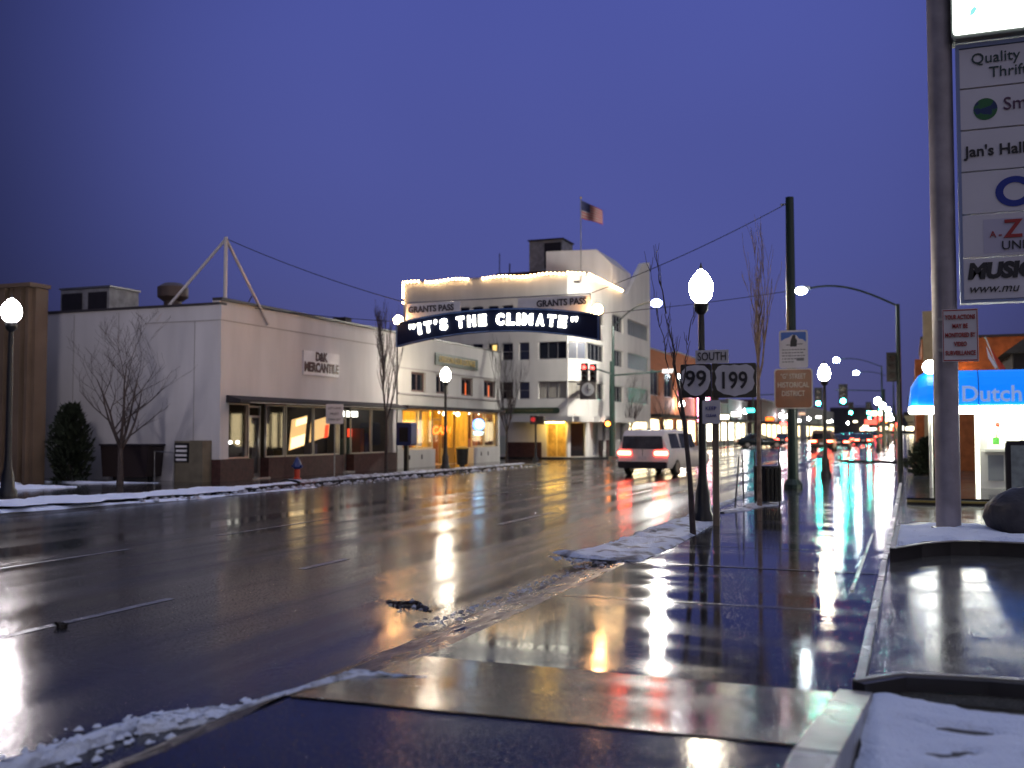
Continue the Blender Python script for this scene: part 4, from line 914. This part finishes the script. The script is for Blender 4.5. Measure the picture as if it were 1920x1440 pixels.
# boulder, sandwich board, bush
b = B(); b.ball((0,0,0),.6,20,sq=.72); bm = b.bm
from mathutils import noise as mnoise
for v in bm.verts: v.co *= 1+.16*mnoise.noise(v.co*2.2)
bmesh.ops.subdivide_edges(bm, edges=bm.edges[:], cuts=1, use_grid_fill=True)
tag(b.build('boulder', M_bark3, smooth=True, loc=(1.55,16.2,.38)), 'big dark rounded boulder on the snowy island beside the grey pole', 'boulder')
t = thing('sandwich_board', 'dark framed sandwich board at the right edge by the kiosk', 'sandwich board', (2.25,24.5,.14))
B().box(-.35,.35,0,.05,.0,1.25).build('frame', M_dark, t); o = B().box(-.26,.3,-.012,-.002,.12,1.15).build('poster', mat('pale_poster',(.25,.3,.32),.5,var=.3,vscale=6), t)
B().prism([(.0,.15),(.08,.5),(.05,.7),(.12,.9),(.16,.6),(.14,.2)],-.018,-.013,'y').build('figure_print', M_dtext, o)
B().box(-.35,.35,.3,.34,.0,1.2).build('rear_leaf', M_dark, t)

# ------------------------------------------------------------------ coffee kiosk
def kiosk():
    t = thing('drive_through_kiosk', 'small drive through kiosk with glowing blue awning and blazing white windows', 'kiosk', (1.6,28.4,.14))
    # local z offset: ground .14 ; canopy runs left over the posts
    aw = B(); prof = [(.0,2.10),(-.02,2.4),(-.0,2.62),(.08,2.82),(.22,2.96),(.45,3.02),(.45,2.10)]   # y,z
    xs = [-1.66,-1.60,-1.42,-1.2,9]; sc = [.05,.55,.86,1,1]
    rows_ = []
    for x, k in zip(xs, sc): rows_.append(aw.verts([(x, y if k==1 else .45+(y-.45)*min(1,k+.1), 2.10+(z-2.10)*k) for y,z in prof]))
    for a, c in zip(rows_, rows_[1:]):
        for k in range(len(prof)): aw.bm.faces.new([a[k],a[(k+1)%len(prof)],c[(k+1)%len(prof)],c[k]])
    aw.bm.faces.new(rows_[0]); aw.bm.faces.new(rows_[-1][::-1])
    o = aw.build('awning', M_awn, t)
    B().text('Dutch',.30,2.38,.56,y=-.03,width=1.36,bold=.01,align='CENTER').build('lettering', emi('pale_blue_letters',(.30,.45,.85),.6), o)
    for x in (-1.0,-.0,1.3): B().tube([(x,y-.006,z) for y,z in prof[:-1]],.012,5).build('seam', M_awnseam, o)
    B().box(1.35,9,-.028,-.021,2.12,2.68).build('cyan_field', M_awnd, o)
    B().rrect(-1.66,9,1.90,2.09,-.04,.5,r=.06).build('lit_fascia', E_kiosk, t)
    B().ball((-1.13,-.05,3.1),.18,14).build('roof_globe', E_kiosk, t, smooth=True)
    B().tube([(-1.14,.1,0),(-1.14,.1,1.9)],.045,10).build('post', E_kwall, t, smooth=True); B().tube([(.62,-.9,-.0),(.62,-.9,1.05)],.035,10).build('post', E_kwall, t, smooth=True)
    w_ = B(); wall(w_, .02, 4.0, 0, 1.9, .1, [(.2,.95,1.05,1.85),(1.05,3.9,1.05,1.85)], y0=.3); w_.build('booth_wall', E_kwall, t)
    B().box(.05,.12,.42,2.9,0,1.9).box(.05,4,2.9,3.0,0,1.9).build('booth_side', E_kint, t)
    B().box(.12,4,.45,2.9,1.8,1.86).build('ceiling_light', E_kint, t)
    B().box(.2,.56,.28,.297,.2,.85).box(.62,.98,.28,.297,.2,.85).build('base_panel', mat('grey_panel',(.25,.27,.3),.5), t)
    B().box(.12,1.1,.2,.299,.93,1.0).build('counter', E_kwall, t)
    B().box(.35,.5,.6,.9,1.1,1.3).build('plant_pot', mat('green_pot',(.05,.25,.03),.6), t); B().tube([(.43,.7,1.3),(.5,.72,1.6)],[.02,.01],5).ball((.47,.7,1.62),.06,8).build('flower', M_redp, t)
    B().box(-1.2,9,.5,3.2,2.2,3.0).build('roof', mat('slate_roof',(.12,.12,.14),.6), t)
    return t
kiosk()
t = thing('feather_flag', 'red white and blue feather flag leaning on the kiosk roof', 'flag', (2.05,29.2,3.1))
B().tube([(.1,0,0),(-.22,0,.95)],.015,6).build('pole', M_metal, t)
B().prism([(.14,.05),(-.05,.4),(-.22,.93),(-.16,.75),(.02,.45),(.25,.1)],-.01,.01,'y').build('cloth', M_redp, t); B().prism([(.0,.1),(-.16,.4),(-.2,.7),(-.1,.45),(.05,.15)],-.012,.008,'y').build('white_panel', M_wsign, t)
# orange building behind the kiosk
t = thing('orange_building', 'orange brick building lit from below behind the blue kiosk', 'building', (0.3,45,0))
B().box(0.15,12,0,10,0,5.35).box(-.12,.149,.3,10,0,4.55).build('wall', M_orange, t); B().box(.2,.75,-.4,-.003,0,6.45).build('tower', M_beige, t)
B().box(.1,12.1,-.05,10.1,5.352,5.45).build('coping', M_flash, t)
for x in (1.65,3.6,5.6):
    o = B().box(x-.1,x+.1,-.55,-.4,3.75,3.85).build('uplight', M_dark, t); B().box(x-.08,x+.08,-.54,-.42,3.852,3.87).build('lens', emi('orange_uplight',(1,.5,.15),120), o)
B().box(1,9,-.6,-.004,3.55,3.74).build('ledge', M_dark, t)
t = thing('gable_building', 'dark pitched roof building rising behind the orange wall at the right edge', 'building', (3.2,38,0))
B().box(0,7,0,5,0,4.2).build('wall', M_dark, t); B().prism([(-.3,4.2),(7.3,4.2),(6,5.6),(1.6,5.6)],-.3,5.3,'y').build('roof', M_roof, t)
t = thing('diner_building', 'low lit building with warm tall windows beyond the kiosk posts', 'building', (0.15,62,0))
B().box(0,12,.0,14,0,4.6).build('wall', mat('dim_brown_wall',(.14,.1,.07),.7), t); B().box(-.3,12,-.6,-.003,3.0,3.5).build('canopy', M_dark, t)
for x0,x1 in ((.3,.75),(.95,1.5),(1.65,2.2),(2.6,3.4),(4,5),(5.4,6.4),(7,8)): window(t, Matrix(), x0,x1,.4,2.9, E_shop, back=-.05, name='tall_window')

# ------------------------------------------------------------------ left edge objects
t = thing('ribbed_building', 'tan ribbed metal building at the left edge behind the glaring lamp', 'building', (-24.95,23.6,0))
b = B(); x = -6.5
while x < -.001:
    b.box(x,x+.26,0,.25,0,6.0); b.box(x+.26,x+.40,.2,.25,0,6.0); b.box(x+.40,x+.52,.06,.25,0,6.0); b.box(x+.52,x+.65,.22,.25,0,6.0); x += .65
b.box(-6.5,0,.251,.7,0,5.98).build('wall', M_tan, t); B().box(-6.6,.08,-.08,.72,6.002,6.12).build('coping', M_tan, t)
def leafy(name, label, cat, loc, w_, h, n, m, seed, shape=None):
    rr = random.Random(seed); t = thing(name, label, cat, loc); b = B()
    for k in range(n):
        z = rr.random()**.8; a = rr.uniform(0,2*PI); r_ = (1-z**2*.7)*w_*rr.random()**.5*(.75+.3*math.sin(z*5+a*2+seed)+.15*math.sin(a*5+z*9))
        p = Vector((r_*math.cos(a), r_*math.sin(a)*.8, z*h)); s = rr.uniform(.05,.13)
        d = Vector((math.cos(a)*.7,math.sin(a)*.7,rr.uniform(-.1,.9))).normalized(); u = d.cross(Vector((0,0,1))).normalized()
        b.face([p-u*s*.5, p+d*s*2, p+u*s*.5]); b.face([p-u*s*.4-Vector((0,0,s)), p+d*s*1.3+u*s, p+u*s*.5])
    b.build('foliage', m, t); B().tube([(0,0,0),(0,0,h*.7)],[.07,.03],6).build('trunk', M_bark, t); return t
leafy('evergreen_shrub', 'dark evergreen shrub against the wall right of the tan ribbed building', 'shrub', (-24.55,24.9,0), .85, 2.4, 2400, M_leaf, 3)
leafy('evergreen_shrub', 'dark round shrub behind the white kiosk post', 'shrub', (0.55,40.5,0), .8, 1.3, 2200, M_leaf, 5)
t = thing('dumpster', 'dark brown dumpster against the white side wall behind the bare tree', 'dumpster', (-23.4,26.1,0))
B().prism([(-.85,.15),(.85,.15),(.95,1.1),(-.95,1.1)],-.1,.8,'y').build('bin_body', mat('dumpster_brown',(.03,.02,.02),.5), t, bevel=.02); B().box(-1,1,-.14,.84,1.12,1.18).build('lid', M_dark, t)
for x in (-.7,.7): B().lathe([(.08,0),(.08,.13)],8,(x,.3,0)).build('wheel', M_rubber, t)
t = thing('handrail', 'thin railing between the dumpster and the sign cabinet', 'railing', (-22.1,26.3,0))
B().tube([(-.35,0,0),(-.35,0,.95),(.4,0,.92),(.4,0,0)],.025,6).build('rail', M_metal, t)
t = thing('sign_cabinet', 'tan utility cabinet with a small black notice of white lines on its left side', 'cabinet', (-21.1,26.35,0))
B().box(-.62,-.02,0,.5,0,1.28).box(.0,.5,-.05,.5,0,1.3).build('cabinet', mat('cabinet_tan',(.16,.14,.10),.6,var=.2), t)
o = B().box(-.6,-.05,-.03,-.003,.62,1.22).build('notice', M_blksign, t)
g = B()
for k in range(4): g.box(-.55+.02*(k%2),-.12,-.038,-.031,1.08-.14*k,1.15-.14*k)
g.build('text_lines', M_panel, o)
# hydrant
t = thing('fire_hydrant', 'fire hydrant with red barrel and blue cap in front of the mercantile shop', 'hydrant', (-18.71,28.7,0))
B().lathe([(.14,0),(.14,.05),(.09,.08),(.09,.36)],12).build('barrel', M_redp, t, smooth=True)
B().lathe([(.11,.36),(.15,.42),(.13,.55),(.08,.66),(.02,.75)],12).tube([(-.19,0,.45),(.19,0,.45)],.05,8).build('bonnet', M_bluep, t, smooth=True)
# lane sign
t = thing('lane_sign', 'small white lane sign on a thin post before the mercantile windows', 'sign', (-19.0,31.5,0))
B().tube([(0,0,0),(0,0,2.55)],.025,6).build('post', M_metal, t)
Mx = Matrix.Rotation(rad(20),4,'Z'); o = B(Mx).rrect(-.31,.31,1.85,2.55,-.04,-.027,r=.03).build('plate', M_wsign, t)
B(Mx).text('LEFT LANE',0,2.4,.1,y=-.048,width=.46).text('MUST',0,2.2,.12,y=-.048,width=.3).text('TURN LEFT',0,2.0,.1,y=-.048,width=.46).build('lettering', M_dtext, o)
# pay phone
t = thing('pay_phone', 'blue pay phone hood on a post between the two shops', 'pay phone', (-19.6,38.2,0))
B().box(-.08,.08,-.08,.08,0,1.0).build('pedestal', M_black, t); o = B().rrect(-.35,.35,1.0,1.95,-.25,.25,r=.08).build('hood', M_bluep, t)
B().box(-.2,.2,-.27,-.252,1.15,1.75).build('phone_panel', M_dark, o)
# bins
t = thing('litter_bin', 'black round litter bin before the yellow lounge doorway', 'bin', (-18.78,42.07,0))
B().lathe([(.2,0.08),(.25,.12),(.28,.75),(.29,.8)],14).build('body', M_black, t, smooth=True); B().lathe([(.32,.8),(.32,.84),(.12,.9)],14).build('lid', M_gold, t); B().lathe([(.12,0),(.12,.08)],10).build('foot', M_black, t)
t = thing('litter_bin', 'black slatted litter bin on the right pavement behind the near lamp', 'bin', (-2.95,23.0,0))
g = B()
for k in range(18):
    a = 2*PI*k/18; g.box(.27*math.cos(a)-.025,.27*math.cos(a)+.025,.27*math.sin(a)-.025,.27*math.sin(a)+.025,.08,.82)
g.build('slats', M_black, t); B().lathe([(.26,.06),(.26,.1)],14).build('base', M_black, t); B().lathe([(.25,.1),(.25,.78)],14).build('liner', M_black, t); B().lathe([(.31,.8),(.31,.84)],14).build('rim', M_black, t)
for x in (-.26,.26): B().tube([(x,-.1,0),(x,-.1,1.15)],.018,6).build('stake', M_black, t)
t = thing('tree_stakes', 'pair of thin dark stakes standing in the snow left of the slatted bin', 'stakes', (-3.43,22.0,0))
B().tube([(-.07,0,0),(.02,0,1.05)],.018,6).build('stake', M_black, t); B().tube([(.1,.1,0),(.08,.1,1.1)],.018,6).build('stake', M_black, t)

# ------------------------------------------------------------------ bare trees
def bare_tree(label, loc, h, seed, r0=.06, spread=.5, fork=.4, depth=5, upright=.5, m=M_bark, lean=(0,0), name='bare_tree', side=2):
    rr = random.Random(seed); t = thing(name, label, 'tree', loc, group='bare street trees')
    tr = B(); br = B()
    fz = h*fork; p1 = Vector((lean[0],lean[1],fz))
    tr.tube([(0,0,-.02),(lean[0]*.3,lean[1]*.3,fz*.45),tuple(p1)],[r0*1.25,r0,r0*.8],8)
    def grow(p, d, L_, r, lv):
        n = 4; pts = [p.copy()]; rs = [r]; q = p.copy(); dd = d.copy()
        for k in range(n):
            dd = (dd+Vector((rr.uniform(-.16,.16),rr.uniform(-.16,.16),rr.uniform(0,.12)+upright*.12))).normalized()
            q = q+dd*L_/n; pts.append(q.copy()); rs.append(max(.0035, r*(1-.7*(k+1)/n)))
            if lv < depth and (k>0 or lv>0):
                for _ in range(1 if rr.random()<.75 else side):
                    a = rr.uniform(0,2*PI); s = Vector((math.cos(a),math.sin(a),0))
                    nd = (dd*(1-spread*.35)+s*spread+Vector((0,0,upright*.35))).normalized()
                    grow(q, nd, L_*rr.uniform(.45,.68), rs[-1]*.75, lv+1)
        br.tube([tuple(x) for x in pts], rs, 5 if lv<2 else 3, cap=False)
    nmain = 4
    for k in range(nmain):
        a = 2*PI*k/nmain+rr.uniform(-.4,.4); d = Vector((math.cos(a)*spread,math.sin(a)*spread,1)).normalized()
        grow(p1-Vector((0,0,rr.uniform(0,fz*.15))), d, (h-fz)*rr.uniform(.5,.7), r0*.6, 1)
    grow(p1, Vector((0,0,1)), (h-fz)*.68, r0*.65, 0)
    tr.build('trunk', m, t, smooth=True); br.build('branches', m, t)
    return t
bare_tree('wide bare tree before the white side wall by the left snow bank', (-22.1,24.4,0), 4.7, 12, r0=.085, spread=.72, fork=.25, depth=4, upright=.22, side=1)
bare_tree('narrow bare tree between the mercantile shop and the lounge', (-19.1,35.5,0), 5.5, 5, r0=.06, spread=.22, fork=.4, depth=4, upright=1.0)
bare_tree('narrow bare tree at the far end of the yellow lounge', (-19.3,48.8,0), 5.4, 9, r0=.07, spread=.30, fork=.3, depth=4, upright=.9)
t = thing('bare_tree', 'thin leaning bare tree in the snow left of the near lamp', 'tree', (-3.16,15.8,0), group='bare street trees')
B().tube([(0,0,-.02),(-.04,0,.85),(-.12,.02,1.67),(-.20,.02,2.25)],[.05,.042,.034,.028],8).build('trunk', M_bark, t, smooth=True)
rr = random.Random(4); br = B()
def limb(p, q, r, n=6, tw=8, L_=.35):
    p = Vector(p); q = Vector(q); pts = [p.lerp(q,k/n)+Vector((rr.uniform(-.03,.03),rr.uniform(-.03,.03),0))*(k>0) for k in range(n+1)]
    br.tube([tuple(v) for v in pts], [max(.004,r*(1-.75*k/n)) for k in range(n+1)], 5, cap=False)
    for _ in range(tw):
        t_ = rr.uniform(.25,.95); b0 = p.lerp(q,t_); a = rr.uniform(0,2*PI); l = L_*rr.uniform(.4,1); s1 = b0+Vector((math.cos(a)*.35,math.sin(a)*.35,.9))*l; s2 = s1+Vector((math.cos(a)*.1,0,.35))*l*.6
        br.tube([tuple(b0),tuple(b0.lerp(s1,.5)+Vector((math.cos(a),0,0))*.02),tuple(s1),tuple(s2)],[.006,.005,.004,.003],3,cap=False)
limb((-.20,.02,2.25),(-.42,.1,3.45),.022); limb((-.42,.1,3.45),(-.60,.1,4.55),.013,tw=7)
limb((-.19,.02,2.15),(-.05,.0,3.0),.016,tw=6); limb((-.05,0,3.0),(.08,.05,3.6),.009,n=4,tw=4,L_=.25)
limb((-.12,.02,1.7),(-.34,-.1,2.55),.016,tw=5); limb((-.34,-.1,2.55),(-.56,-.12,3.6),.011,tw=7)
limb((-.25,.03,2.5),(-.30,-.1,3.2),.010,n=4,tw=5,L_=.3); limb((-.56,-.12,3.6),(-.63,-.1,4.2),.007,n=3,tw=2)
br.build('branches', M_bark, t)
bare_tree('tall thin pale bare tree beside the slatted litter bin', (-3.02,22.2,0), 5.4, 14, r0=.045, spread=.16, fork=.55, depth=3, upright=1.0, m=M_bark2)
bare_tree('bare tree on the pavement by the right end of the corner building', (-18.3,70,0), 5.2, 31, r0=.07, spread=.5, fork=.35, depth=3, upright=.6)
bare_tree('bare tree in front of the orange brick building down the left side', (-18.3,80,0), 5.2, 33, r0=.07, spread=.5, fork=.35, depth=3, upright=.6)

# ------------------------------------------------------------------ vehicles
def car(name, label, cat, loc, rz, paint, van=False, tail=True, head=False, group=None, W=1.85, Lg=4.8, Hh=1.75, glow=None):
    """vehicle pointing along +y (rear faces -y) with wheels at z=0"""
    t = thing(name, label, cat, loc, rz, group)
    hw = W/2; bz = .95 if van else .85
    # stations: y, bottom, belt, roof(None outside cabin), half width belt, half width roof
    if van: st = [(0,.42,.98,.98,.84),(.03,.34,1.0,1.55,.97),(.22,.30,1.02,Hh,1.0),(1.4,.28,1.02,Hh+.02,1.0),(2.7,.28,1.0,Hh-.02,1.0),(3.35,.28,.98,1.25,1.0),(3.9,.30,.95,.98,.98),(Lg-.1,.34,.78,.80,.92),(Lg,.42,.66,.68,.8)]
    else: st = [(0,.42,.85,.86,.82),(.06,.32,.92,.94,.95),(.7,.28,.95,1.0,1.0),(1.35,.28,.95,Hh-.02,1.0),(2.3,.28,.93,Hh,1.0),(3.1,.28,.92,1.05,1.0),(3.9,.30,.85,.88,.98),(Lg-.1,.34,.72,.74,.92),(Lg,.42,.62,.64,.8)]
    b = B(); rows_ = []
    for y, z0, zb, zr_, k in st:
        roofk = .80 if zr_ > zb+.2 else .93
        r_ = [(-hw*k*.92,y,z0),(-hw*k,y,z0+.18),(-hw*k,y,zb-.06),(-hw*k*.97,y,zb),(-hw*k*roofk,y,zr_-.06),(-hw*k*roofk*.88,y,zr_)]
        rows_.append(b.verts(r_+[(-x,yy,z) for x,yy,z in r_[::-1]]))
    for a, c in zip(rows_, rows_[1:]):
        for k in range(len(a)): b.bm.faces.new([a[k],a[(k+1)%len(a)],c[(k+1)%len(a)],c[k]])
    b.bm.faces.new(rows_[0][::-1]); b.bm.faces.new(rows_[-1])
    b.build('body', paint, t, smooth=True)
    # rear glass
    if van:
        B().prism([(-hw*.80,1.04),(hw*.80,1.04),(hw*.74,1.52),(-hw*.74,1.52)],-.02,.10,'y').build('rear_window', M_vanglass if name=='minivan' else M_pane, t)
        for s in (-1,1):
            x = s*hw*.93
            for y0,y1 in ((.35,1.35),(1.45,2.3),(2.4,3.1)):
                g = B(); g.verts; g.face([(s*(hw*.965+.012),y0,1.06),(s*(hw*.965+.012),y1,1.06),(s*(hw*.82+.012),y1-.05,1.62),(s*(hw*.82+.012),y0+.05,1.62)])
                g.face([(s*(hw*.965-.01),y0,1.06),(s*(hw*.965-.01),y1,1.06),(s*(hw*.82-.01),y1-.05,1.62),(s*(hw*.82-.01),y0+.05,1.62)]); g.build('side_window', M_vanglass if name=='minivan' else M_pane, t)
    else:
        B().face([(-hw*.72,.72,1.02),(hw*.72,.72,1.02),(hw*.62,1.25,Hh-.1),(-hw*.62,1.25,Hh-.1)]).face([(-hw*.72,.70,1.03),(hw*.72,.70,1.03),(hw*.62,1.23,Hh-.09),(-hw*.62,1.23,Hh-.09)]).build('rear_window', M_pane, t)
        B().face([(-hw*.78,3.6,.97),(hw*.78,3.6,.97),(hw*.66,2.6,Hh-.12),(-hw*.66,2.6,Hh-.12)]).build('windscreen', M_pane, t)
        for s in (-1,1): B().prism([(1.1,.97),(3.0,.97),(2.3,Hh-.1),(1.5,Hh-.1)],s*(hw*.82),s*(hw*.97),'x').build('side_window', M_pane, t)
    B().rrect(-hw*.93,hw*.93,.30,.55,-.10,.05,r=.06).build('bumper', M_dark, t)
    B().rrect(-.17,.17,.62,.76,-.02,.0-.001,r=.02).build('number_plate', M_wsign, t)
    for s in (-1,1):
        z0,z1 = (.80,.95) if van else (.66,.80)
        o = B().rrect(min(s*hw*.96,s*hw*.46),max(s*hw*.96,s*hw*.46),z0,z1,-.03,.03,r=.04).build('tail_light', E_tail if tail else M_redp, t)
        if van and tail: B().rrect(min(s*hw*.91,s*hw*.51),max(s*hw*.91,s*hw*.51),z0+.045,z1-.045,-.04,-.031,r=.02).build('lit_core', E_tailc, o)
        B().disc((s*hw*.72,Lg+.03,.62),.12,.05).build('headlight', E_head if head else M_wsign, t)
        for y in (.95,Lg-.95):
            o = B(Matrix.Translation((s*(hw-.10),y,.33)) @ Matrix.Rotation(PI/2,4,'Y')).lathe([(.30,-.1),(.33,-.08),(.33,.08),(.30,.1)],20).build('wheel', M_rubber, t, smooth=True)
            B(Matrix.Translation((s*(hw-.10),y,.33)) @ Matrix.Rotation(PI/2,4,'Y')).lathe([(.2,-.112),(.2,.112)],16).build('rim', M_metal, o)
        B().box(min(s*hw,s*(hw+.16)),max(s*hw,s*(hw+.16)),2.9,3.02,.98,1.12).build('mirror', paint, t)
    if van:
        B().box(-.01,.01,-.008,-.002,.6,1.02).build('tailgate_seam', M_dark, t)
        for s in (-1,1): B().tube([(s*hw*.62,.4,Hh+.04),(s*hw*.62,2.8,Hh+.05)],.02,6).build('roof_rail', M_dark, t)
    return t
car('minivan', 'silver minivan with glowing tail lights driving away past the near lamp', 'van', (-9.55,38.2,-.12), rad(-8), M_silver, van=True, W=2.1, Lg=5.1)
cars = 'cars driving far down the street'
c0 = car('parked_car', 'dark parked car side on beside the bright shopfront down the left side', 'car', (-16.4,104,-.12), rad(-70), M_dcar, tail=False, Hh=1.45)
c1 = car('moving_car', 'first distant car with red tail lights in the left lane', 'car', (-13.9,122,-.12), 0, M_dcar, group=cars, Hh=1.45)
names = ['second','third','fourth','fifth','sixth','seventh','eighth','ninth','tenth','eleventh','twelfth']
for k, (x, y) in enumerate(((-10.4,128),(-8.6,112),(-6.2,98),(-6.3,134),(-9.7,165),(-13,180),(-6.4,190),(-8.2,150),(-4.9,118),(-11.6,210),(-6.6,230))):
    dup(c1, (x,y,-.12), 0, '%s distant car with red tail lights, counting on from the one in the left lane' % names[k])
car('oncoming_van', 'bronze van with bright lamps waiting in the middle of the far road', 'van', (-6.9,88,-.12), 0, mat('bronze_paint',(.12,.06,.04),.3,.3), van=True, tail=True)

# ------------------------------------------------------------------ rows of shops further down
def shop(label, y0, y1, h, m, side=-1, glow=E_shop, z1=2.6, awn=M_dark, n=3, sgn=None, upper=0, name='shop_building', X=-19.5):
    t = thing(name, label, 'shop', (X if side<0 else -X-18.9, y0, 0))
    M = RZ90 if side<0 else Matrix.Translation((0,y1-y0,0)) @ Matrix.Rotation(-PI/2,4,'Z')
    Lf = y1-y0-.15; ww = Lf/n
    hs = [(k*ww+.5,(k+1)*ww-.5,.5,z1) for k in range(n)]
    up = [(k*ww/1+.9,(k+1)*ww-.9,h*.55,h*.8) for k in range(n)] if upper else []
    b = B(M); wall(b, 0, Lf, 0, h, .3, hs+up); b.box(0,Lf,6,6.2,0,h); b.box(0,.25,.31,6,0,h); b.box(Lf-.25,Lf,.31,6,0,h); b.build('wall', m, t)
    B(M).box(.26,Lf-.26,.31,6,h-.4,h-.3).build('roof', M_roof, t)
    B(M).box(-.02,Lf+.02,-.06,.31,h+.002,h+.12).build('cornice', M_joint, t)
    B(M).box(.2,Lf-.2,-1.1,-.003,z1+.1,z1+.35).build('awning', awn, t)
    for q in hs: window(t, M, *q, glow, back=.12, bars=2, name='shop_window')
    for q in up: window(t, M, *q, M_pane, back=.12, bars=1)
    return t
shop('orange brick building with stepped cream cornice right after the corner building', 79.5, 90, 8.2, M_orange, upper=1, n=2)
shop('taller orange brick shop with cream gable further along the left side', 90.2, 100, 8.6, M_orange, upper=1, n=2)
shop('low brown shop with blazing cream windows on the left side', 100.2, 118, 4.6, mat('taupe_wall',(.22,.19,.17),.7), glow=E_shopb, n=4)
shop('grey shop row with warm windows, past the blazing windows', 118.2, 133, 5.2, mat('grey_wall',(.2,.2,.2),.7), glow=E_shopb, n=3)
shop('dark brick shop at the first far crossing on the left', 146, 170, 6.0, M_brick, glow=E_shop, n=4)
shop('pale shop far down the left side', 170.3, 200, 5.0, M_stucco, glow=E_shop, n=5)
shop('farthest shop row on the left side of the road', 212, 290, 6.5, mat('grey_wall',(.2,.2,.2),.7), glow=E_shop, n=10)
shop('dim shop row on the right side past the diner', 78, 132, 5.0, mat('taupe_wall',(.22,.19,.17),.7), side=1, glow=E_shop, n=8, X=-19.5)
shop('far shop row on the right side of the road', 146, 200, 5.5, M_brick, side=1, glow=E_shop, n=8)
shop('farthest shop row on the right side of the road', 212, 290, 6.0, mat('grey_wall',(.2,.2,.2),.7), side=1, glow=E_shop, n=10)
t = thing('blade_sign', 'tall pink neon blade sign hanging over the left pavement down the street', 'sign', (-18.6,99,0))
B().box(-.7,.7,0,.35,2.4,5.6).build('sign_box', M_dark, t); B().box(-.55,.15,-.05,-.003,2.5,5.5).build('white_tube', emi('white_pink_tube',(1,.75,.85),14), t)
B().box(.25,.5,-.05,-.003,2.5,5.5).box(-.68,-.6,-.05,-.003,2.5,5.6).build('pink_tube', E_pink, t); B().box(-1.2,-.701,.1,.2,5.0,5.1).build('bracket', M_dark, t)
far = thing('far_building', 'dark mass of buildings closing the view at the end of the street', 'building', (-11,560,0))
B().box(-90,-30,0,20,0,10).box(-29,-8,8,30,0,14).box(-7,14,0,20,0,8).box(15,60,5,30,0,12).build('walls', mat('far_wall',(.05,.05,.06),.8), far)
for k in range(22):
    x = R.uniform(-14,12); B().box(x,x+R.uniform(.5,2.2),-.2,-.05,R.uniform(1.5,2.5),R.uniform(3,4.5)).build('lit_window', R.choice([E_shopb,E_shop,E_red,E_shopb,E_white]), far)
# signs glowing on the far pavements
for k, (x, y, z, c, lb) in enumerate(((-17.6,112,3.4,E_white,'small white lit box sign over the left pavement'),(-17.6,140,3.2,E_oneon,'small orange lit sign over the left pavement'),(-3.4,126,3.0,E_red,'small red lit sign on the right pavement'),(-3.3,150,3.8,E_white,'white lit sign on the right pavement far down'),(-17.6,176,3.3,E_white,'farthest white lit sign over the left pavement'),(-3.4,98,2.4,emi('dim_red_sign',(1,.08,.05),3),'red lit sign near the first right hand shops'),(-17.7,185,4.6,emi('peach_sign',(1,.62,.4),1.0),'large peach coloured lit board beyond the second crossing'),(-16.5,230,3.6,E_white,'white lit board at the far left kerb past all the signals'),(-14.5,300,4.2,E_shopb,'wide cream lit board near the end of the street'),(-7,300,4.6,E_white,'white lit board over the road near the end of the street'),(-3.2,200,2.6,E_shop,'amber lit board on the right pavement by the paired signals'),(-3.3,240,2.6,E_oneon,'orange lit board on the far right pavement'),(-17.6,104,3.0,E_shopb,'cream lit box sign over the pavement before the blazing windows'),(-17.6,122,4.0,emi('teal_sign',(.05,.8,.7),8),'teal lit sign above the left pavement before the first crossing'),(-17.5,155,2.6,E_red,'small red lit sign on the left pavement past the first crossing'),(-17.4,215,4.4,E_white,'white lit sign high over the far left pavement'),(-3.3,112,3.4,E_shopb,'cream lit box sign on the right pavement'),(-3.3,138,4.2,emi('teal_sign',(.05,.8,.7),8),'teal lit sign on the right pavement by the first crossing'),(-3.4,175,3.4,E_white,'second white lit sign on the far right pavement'),(-3.3,260,3.2,E_red,'red lit sign at the end of the right pavement'))):
    t = thing('lit_box_sign', lb, 'sign', (x,y,0)); B().box(-.05,.05,.05,.15,0,z+.3).build('post', M_dark, t); B().box(-.6,.6,0,.2,z-.3,z+.3).build('case', M_dark, t); B().box(-.52,.52,-.02,-.003,z-.22,z+.22).build('lit_face', c, t)
bpy.context.view_layer.update()
